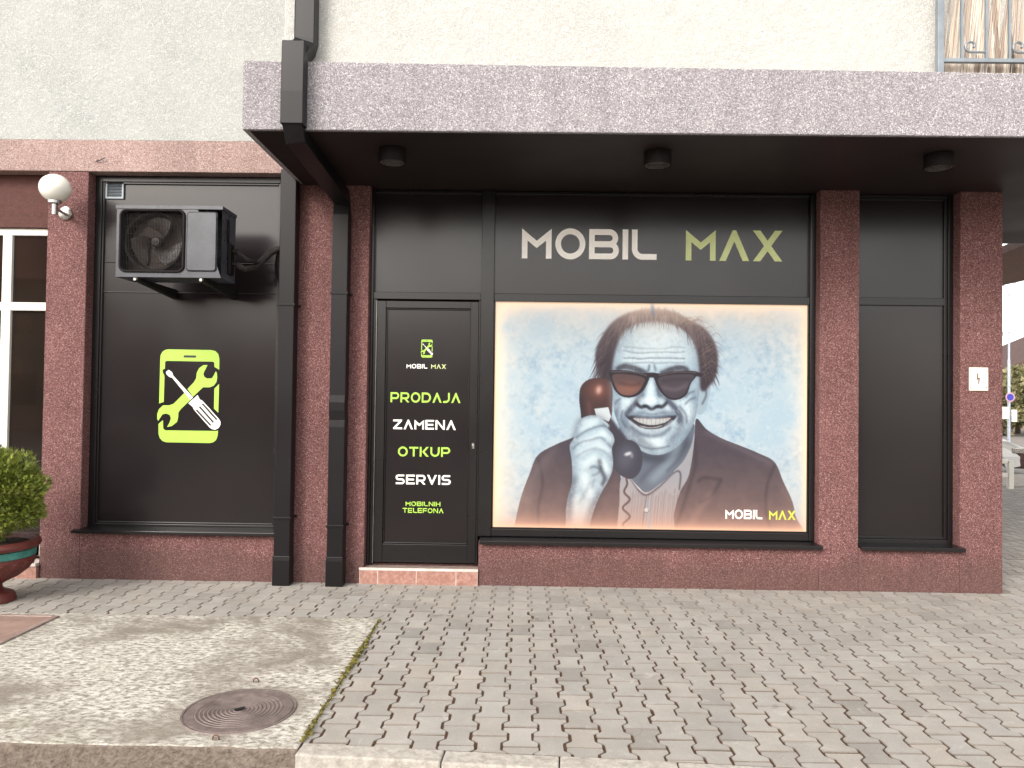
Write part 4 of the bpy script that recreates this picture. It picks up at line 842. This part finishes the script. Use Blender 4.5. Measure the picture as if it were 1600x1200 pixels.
# hooked wire on the lintel band
mb = MB(); mb.tube([(-3.585, -.012, 3.52), (-3.60, -.02, 3.50), (-3.575, -.025, 3.505), (-3.52, -.03, 3.53)], .004, 6); tag(mb.build('wire_end', 'wire', smooth=True), 'short bent wire sticking out of the pink band above the left window', 'wire')
# electrical plate
pt = empty('electrical_plate', (3.788, 0, 1.665)); tag(pt, 'small cream metal plate with a lightning bolt screwed to the corner pier', 'sign')
MB().box(3.711, 3.868, -.012, 0, 1.668, 1.862).build('plate', 'plate_enamel', pt, bevel=.004)
px = lambda u, v: (3.711+(u-228)/524*.157, 1.862-(v-245)/650*.194)
mb = MB(); mb.prism([px(432, 412), px(466, 412), px(466, 540), px(520, 525), px(496, 690), px(480, 715), px(470, 700), px(478, 570), px(432, 600)], (0, -.012, 0), (1, 0, 0), (0, 0, 1), (0, -1, 0), .001); mb.build('lightning_symbol', 'plate_ink', pt)
for u_, v_ in ((268, 345), (692, 365), (270, 798), (690, 792)):
    q = px(u_, v_); mb = MB(); mb.lathe([(0, -.004), (.005, -.003), (.006, 0)], (q[0], -.012, q[1]), 10, axis='y'); mb.build('screw', 'steel', pt)

# ------------------------------------------------------------------ urn and shrub
ux, uy, uk = -3.925, -.72, .77
ur = empty('planter_urn', (ux, uy, 0)); tag(ur, 'dark red footed concrete urn with a turquoise band', 'planter')
mb = MB(); mb.lathe([(0, 0), (0.1794, 0), (0.1824, 0.0154), (0.1649, 0.05775), (0.1164, 0.077), (0.09215, 0.09625), (0.0873, 0.1232), (0.1164, 0.1424), (0.194, 0.1809), (0.2571, 0.231), (0.2891, 0.2772), (0.2959, 0.3157), (0.291, 0.3311)], (ux, uy, 0), 48); mb.build('bowl', 'urn_red', ur, smooth=True)
mb = MB(); mb.lathe([(0.2891, 0.3311), (0.3007, 0.335), (0.3026, 0.385), (0.291, 0.3904)], (ux, uy, 0), 48); mb.build('band', 'urn_teal', ur, smooth=True)
mb = MB(); mb.lathe([(0.2871, 0.3904), (0.3201, 0.3966), (0.3346, 0.4197), (0.3279, 0.4427), (0.3055, 0.4543), (0.2813, 0.4504), (0.2716, 0.4158), (0, 0.4158)], (ux, uy, 0), 48); mb.build('rim', 'urn_red', ur, smooth=True)
mb = MB()
for k in range(20):
    a0 = k*18; pth = [(ux+(.277+.018*math.sin(R(s)))*math.cos(R(a0+7.5*math.cos(R(s)))), uy+(.277+.018*math.sin(R(s)))*math.sin(R(a0+7.5*math.cos(R(s)))), .258+.045*math.sin(R(s))) for s in range(0, 181, 20)]; mb.tube(pth, .006, 5)
mb.build('relief_arches', 'urn_red', ur, smooth=True)
mb = MB(); mb.lathe([(0, 0.4327), (0.1455, 0.4312), (0.2735, 0.422)], (ux, uy, 0), 32); mb.build('soil', 'soil', ur)
def foliage(mb, c, rad, n, ln, wd, rnd, up=.35, squash=1.0):
    c = Vector(c)
    for k in range(n):
        d = Vector((rnd.gauss(0, 1), rnd.gauss(0, 1), rnd.gauss(0, 1))).normalized(); rr_ = rnd.random()**.38
        lump = 1+.10*math.sin(d.x*7+1)*math.sin(d.y*6+2)+.08*math.sin(d.z*9)
        p = c+Vector((d.x, d.y, d.z*squash))*rad*rr_*lump*.93
        g = (d*.9+Vector((0, 0, up))+Vector((rnd.gauss(0, .3), rnd.gauss(0, .3), rnd.gauss(0, .3)))).normalized()
        s = g.cross(Vector((rnd.gauss(0, 1), rnd.gauss(0, 1), rnd.gauss(0, 1)))).normalized(); tn = min(1, max(0, .45+rnd.gauss(0, .2)))
        L_ = ln*(.6+rnd.random()*.8); w = wd*(.7+rnd.random()*.6)
        for q in range(3):   # a small frond: three blades
            dd = (g+s*(q-1)*.55).normalized(); e2 = p+dd*L_*(1 if q == 1 else .7); sd = s if q == 1 else (s+g*.3).normalized()
            mb.face([p-sd*w*.4, p+sd*w*.4, (p+e2)/2+sd*w, e2, (p+e2)/2-sd*w], 0, (tn, tn, tn, 1))
sh = empty('globe_shrub', (ux+.04, uy, .43)); tag(sh, 'round green conifer shrub growing in the red urn', 'shrub')
mb = MB(); foliage(mb, (ux+.04, uy, .79), .345, 12000, .042, .0036, random.Random(2)); mb.build('foliage', 'thuja_leaf', sh, recalc=False)
mb = MB(); mb.tube([(ux, uy, .42), (ux+.01, uy, .62), (ux+.04, uy+.01, .82)], [.03, .022, .01], 8)
rt = random.Random(8)
for k in range(14):
    d = Vector((rt.gauss(0, 1), rt.gauss(0, 1), abs(rt.gauss(0, 1)))).normalized(); p = Vector((ux+.01, uy, .5+.018*k)); mb.tube([p, p+d*.14, p+d*.26+Vector((0, 0, .03))], [.010, .007, .003], 6)
mb.build('stem', 'trunk_bark', sh, smooth=True)

# ------------------------------------------------------------------ street beyond the corner
def ray(px_, y): # world x on the plane at depth y seen at that column (used once to site the street)
    d = FW+RT*((px_-800)/1180); return (y+6.3)*d.x/d.y
mb = MB(); mb.box(8.5, 60, 8.6, 11.2, -.14, -.02); tag(mb.build('far_pavement', 'pale_paving'), 'pale paving across the side street', kind='structure')
def fence_post():
    x = ray(1578.5, 7.9)
    f = empty('barrier', (x, 7.9, 0)); tag(f, 'low white metal barrier beside the street past the corner', 'barrier')
    mb = MB(); mb.box(x-.045, x+.045, 7.86, 7.94, -.05, .52); mb.build('post', 'white_pvc', f, bevel=.004)
    for z in (.55-.03, .27): mb = MB(); mb.box(x-1.6, x-.046, 7.88, 7.92, z-.05, z+.03); mb.build('rail', 'white_pvc', f, bevel=.003)
    mb = MB(); mb.box(x-1.69, x-1.6, 7.86, 7.94, -.05, .52); mb.build('post', 'white_pvc', f, bevel=.004)
fence_post()
# car: silver hatchback pointing right
def car(nose_x, y, z, label, rot):
    c = empty('parked_car', (0, 0, 0)); tag(c, label, 'car')
    P = [(-4.2, .30), (-4.22, .62), (-4.1, .92), (-3.9, 1.0), (-3.45, 1.38), (-2.9, 1.46), (-2.0, 1.46), (-1.55, 1.34), (-.98, .98), (-.35, .84), (-.06, .70), (0, .48), (-.04, .26), (-.35, .20)]
    for wx in (-.80, -3.35):
        P += [(wx+.36, .20)] + [(wx+.35*math.cos(R(a)), .30+.33*math.sin(R(a))) for a in range(0, 181, 30)] + [(wx-.36, .20)]
    W_ = [(-.86, 1.0), (-.80, 1.0)]
    mb = MB(); n = len(P)
    def wid(x, zz): return (.86 if zz < .95 else .86-(zz-.95)*.42)*(1-.10*max(0, (x+.5)/.5)**2-.06*max(0, (-3.9-x)/.3)**2)
    L_ = [(x, -wid(x, zz), zz) for x, zz in P]; R_ = [(x, wid(x, zz), zz) for x, zz in P]
    i = len(mb.v); mb.v += L_+R_; mb.f.append(list(range(i, i+n))); mb.f.append(list(range(i+2*n-1, i+n-1, -1))); mb.mi += [0, 0]; mb.tone += [None, None]
    for j in range(n): mb.f.append([i+j, i+(j+1) % n, i+n+(j+1) % n, i+n+j]); mb.mi.append(0); mb.tone.append(None)
    mb.build('body', 'car_paint', c, bevel=.03)
    for sgn in (-1, 1):
        mb = MB(); mb.prism([(-3.75, 1.0), (-3.38, 1.33), (-2.45, 1.38), (-2.45, .98)], (0, 0, 0), (1, 0, 0), (0, .0, 1), (0, sgn, 0), .845); mb.build('side_window', 'car_glass', c)
        mb = MB(); mb.prism([(-2.38, .98), (-2.38, 1.38), (-2.0, 1.39), (-1.65, 1.28), (-1.18, .98)], (0, 0, 0), (1, 0, 0), (0, 0, 1), (0, sgn, 0), .845); mb.build('side_window', 'car_glass', c)
        mb = MB(); mb.box(-1.35, -1.2, sgn*.84 if sgn > 0 else -1.02, 1.02 if sgn > 0 else -.84, .93, 1.05); mb.build('mirror', 'car_dark', c, bevel=.02)
        mb = MB(); mb.box(-.30, -.02, min(sgn*.50, sgn*.82), max(sgn*.50, sgn*.82), .56, .70); mb.build('headlight', 'steel', c, bevel=.02)
    mb = MB(); mb.prism([(-1.50, 1.325), (-1.0, 1.0), (-.96, 1.02), (-1.46, 1.355)], (0, -.68, 0), (1, 0, 0), (0, 0, 1), (0, 1, 0), 1.36); mb.build('windscreen', 'car_glass', c)
    mb = MB(); mb.box(-.28, .035, -.80, .80, .20, .62); mb.build('bumper', 'car_dark', c, bevel=.03)
    for sgn in (-1, 1):
        for wx in (-.80, -3.35):
            w = MB(); w.lathe([(.0, -.1), (.20, -.1), (.30, -.09), (.315, -.06), (.315, .09), (.29, .1), (0, .1)], (wx, sgn*.76, .315), 28, axis='y'); wo = w.build('wheel', 'tyre', c, smooth=True)
            w = MB(); w.lathe([(0, sgn*.108), (.06, sgn*.105), (.18, sgn*.112), (.20, sgn*.10)], (wx, sgn*.76, .315), 20, axis='y'); w.build('rim', 'steel', wo, smooth=True)
    c.location = (nose_x, y, z); c.rotation_euler = (0, 0, rot)
    return c
car(ray(1598, 12.6), 12.6, -.16, 'pale grey car parked across the side street', R(-28))
# no-parking sign on a post
SY = 22; sx_ = ray(1577, SY)
sg = empty('no_parking_sign', (sx_, SY, -.16)); tag(sg, 'round blue no parking sign with white panels on a post behind the car', 'road sign')
mb = MB(); mb.tube([(sx_, SY, -.16), (sx_, SY, 1.95)], .035, 10); mb.build('post', 'galvanised', sg, smooth=True)
mb = MB(); mb.lathe([(0, 0), (.17, 0), (.175, .01), (0, .01)], (sx_, SY-.06, 1.86), 28, axis='y'); mb.lathe([(0, -.004), (.125, -.004), (.125, 0)], (sx_, SY-.06, 1.86), 28, m=1, axis='y'); mb.build('disc', ['sign_red', 'sign_blue'], sg)
MB().box(sx_-.30, sx_-.05, SY-.07, SY-.05, 1.05, 1.5).build('white_panel', 'white_pvc', sg); MB().box(sx_+.04, sx_+.24, SY-.08, SY-.06, .95, 1.4).build('white_panel', 'white_pvc', sg)
# double-arm street lamp
lx = ray(1576.5, 26); lp = empty('street_lamp', (lx, 26, -.16)); tag(lp, 'tall grey street lamp with two curved arms', 'street lamp')
mb = MB(); mb.tube([(lx, 26, -.16), (lx, 26, 3.5)], .06, 12); mb.tube([(lx, 26, 3.5), (lx, 26, 6.0)], .045, 12); mb.tube([(lx, 26, 6.0), (lx, 26, 6.4)], .025, 8); mb.build('pole', 'galvanised', lp, smooth=True)
for s_, e_ in ((1, 2.6), (1, 1.9), (-1, 1.0)):
    mb = MB(); mb.tube([(lx, 26, 6.2), (lx+s_*.12, 26, 6.6), (lx+s_*.5, 26, 7.05+(e_-1.9)*.3), (lx+s_*e_, 26, 7.35+(e_-1.9)*.4)], .028, 6); mb.tube([(lx+s_*e_, 26, 7.35+(e_-1.9)*.4), (lx+s_*(e_+.5), 26, 7.4+(e_-1.9)*.4)], .09, 8); mb.build('arm', 'galvanised', lp, smooth=True)
mb = MB(); mb.tube([(lx-.30, 26, 4.65), (lx+.30, 26, 4.65)], .03, 6); mb.tube([(lx-.22, 26, 4.65), (lx-.22, 26, 4.5)], .05, 6); mb.tube([(lx+.22, 26, 4.65), (lx+.22, 26, 4.5)], .05, 6); mb.build('crossarm', 'galvanised', lp)
mb = MB(); mb.tube([(lx+.35, 26, 4.66), (lx+8, 25.5, 4.35), (lx+16, 25, 4.8)], .012, 5); tag(mb.build('overhead_wire', 'wire'), 'thin overhead wire running from the street lamp', 'wire')
# neighbouring roof overhang seen beyond the canopy
mb = MB(); mb.prism([(7.3, 2.8), (10.1, 2.8), (9.68, 12.5), (8.78, 12.5)], (0, 0, 4.0), (1, 0, 0), (0, 1, 0), (0, 0, 1), .14)
ov = empty('shelter', (9, 6.5, 0)); tag(ov, 'brown boarded roof overhang of the next building', 'shelter')
ob = MB(); ob.v = mb.v; ob.f = mb.f; ob.mi = mb.mi; ob.tone = mb.tone; ob.build('roof', 'brown_board', ov, bevel=.01)
MB().box(9.8, 9.98, 2.9, 3.08, -.1, 4.0).build('post', 'brown_board', ov);
# trees
def tree(x, y, h, r_, seed, label, n=2600, group='trees behind the side street'):
    t_ = empty('tree', (x, y, -.16)); tag(t_, label, 'tree', group); rt = random.Random(seed)
    mb = MB(); mb.tube([(x, y, -.16), (x+.05, y, h*.3), (x-.05, y, h*.6)], [.16, .12, .06], 8)
    for k in range(7):
        a = rt.random()*6.28; z = h*(.3+.05*k); mb.tube([(x, y, z), (x+math.cos(a)*r_*.4, y+math.sin(a)*r_*.4, z+h*.14), (x+math.cos(a)*r_*.7, y+math.sin(a)*r_*.7, z+h*.24)], [.06, .04, .015], 6)
    mb.build('trunk', 'trunk_bark', t_, smooth=True); mb = MB()
    for k in range(14):
        d = Vector((rt.gauss(0, 1), rt.gauss(0, 1), rt.gauss(0, .8))).normalized(); rr_ = r_*(.35+.25*rt.random())
        foliage(mb, (x+d.x*r_*.6, y+d.y*r_*.6, h-r_*.95+d.z*r_*.75), rr_, n//14, .26, .07, rt, .1, .85)
    mb.build('crown', 'tree_leaf', t_, recalc=False)
for k, (p_, y, h, r_) in enumerate(((1560, 37, 3.6, 2.0), (1590, 40, 4.4, 2.2), (1618, 36, 4.1, 2.0), (1640, 41, 4.8, 2.3))):
    tree(ray(p_, y), y, h, r_, 20+k, ['pale bushy tree seen to the left of the street lamp', 'pale bushy tree seen to the right of the street lamp', 'bushy tree at the right edge of the view', 'bushy tree furthest right behind the street'][k])
# low dark-roofed house behind the trees
hx = ray(1600, 50); h_ = empty('far_house', (hx, 50, -.16)); tag(h_, 'long building with a dark brown pitched roof behind the trees', 'house')
MB().box(hx-1.5, hx+16, 50, 58, -.16, 3.8).build('wall', 'cream', h_)
mb = MB(); mb.prism([(-2.6, 3.9), (7, 8.0), (16.5, 3.9), (16.5, 3.7), (-2.6, 3.7)], (hx, 49.4, 0), (1, 0, 0), (0, 0, 1), (0, 1, 0), 9.2); mb.build('roof', 'roof_dark', h_)
# ------------------------------------------------------------------ street behind the camera (seen in the glass)
oh = empty('opposite_house', (-9, -26, -.16)); tag(oh, 'low house with a red tiled roof standing across the road', 'house')
mb = MB(); mb.box(-17, 2, -32, -26, -.16, 3.0); mb.build('wall', 'cream', oh)
mb = MB(); mb.prism([(-6.8, 2.9), (-3, 5.4), (.8, 2.9)], (-17.5, -26+.0, 0), (0, 1, 0), (0, 0, 1), (1, 0, 0), 20); mb.build('roof', 'red_roof_tile', oh)
for wx in (-14, -9.5, -5, -1): MB().box(wx, wx+1.4, -26.02, -25.95, .9, 2.3).build('window', 'dark_glass', oh)
for k, (x, y, h, r_) in enumerate(((-12, -19, 4.2, 2.0), (-6.5, -20, 3.6, 1.8), (-1.5, -19, 4.4, 2.1), (4.5, -20, 4.0, 2.0), (10, -19, 4.6, 2.2))):
    tree(x, y, h, r_, 40+k, ['tree across the road on the far left', 'low tree across the road, second from left', 'tree across the road in the middle', 'tree across the road right of middle', 'tallest tree across the road on the right'][k], n=1800, group='trees across the road')
th = empty('opposite_house', (-27, -27, -.16)); tag(th, 'tall cream house with a red roof reflected in the entrance glass', 'house')
MB().box(-37, -17.8, -34, -27, -.16, 6.6).build('wall', 'cream', th)
mb = MB(); mb.prism([(-7.8, 6.5), (-3.4, 9.6), (1, 6.5)], (-37.5, -27, 0), (0, 1, 0), (0, 0, 1), (1, 0, 0), 20.5); mb.build('roof', 'red_roof_tile', th)
for wx in (-35, -31, -27, -23, -19.6):
    for wz in (1.0, 4.2): MB().box(wx, wx+1.3, -27.0, -26.95, wz, wz+1.4).build('window', 'dark_glass', th)
tree(-19.5, -18, 4.6, 2.3, 50, 'broad tree across the road in front of the tall cream house', n=2400, group='trees across the road')
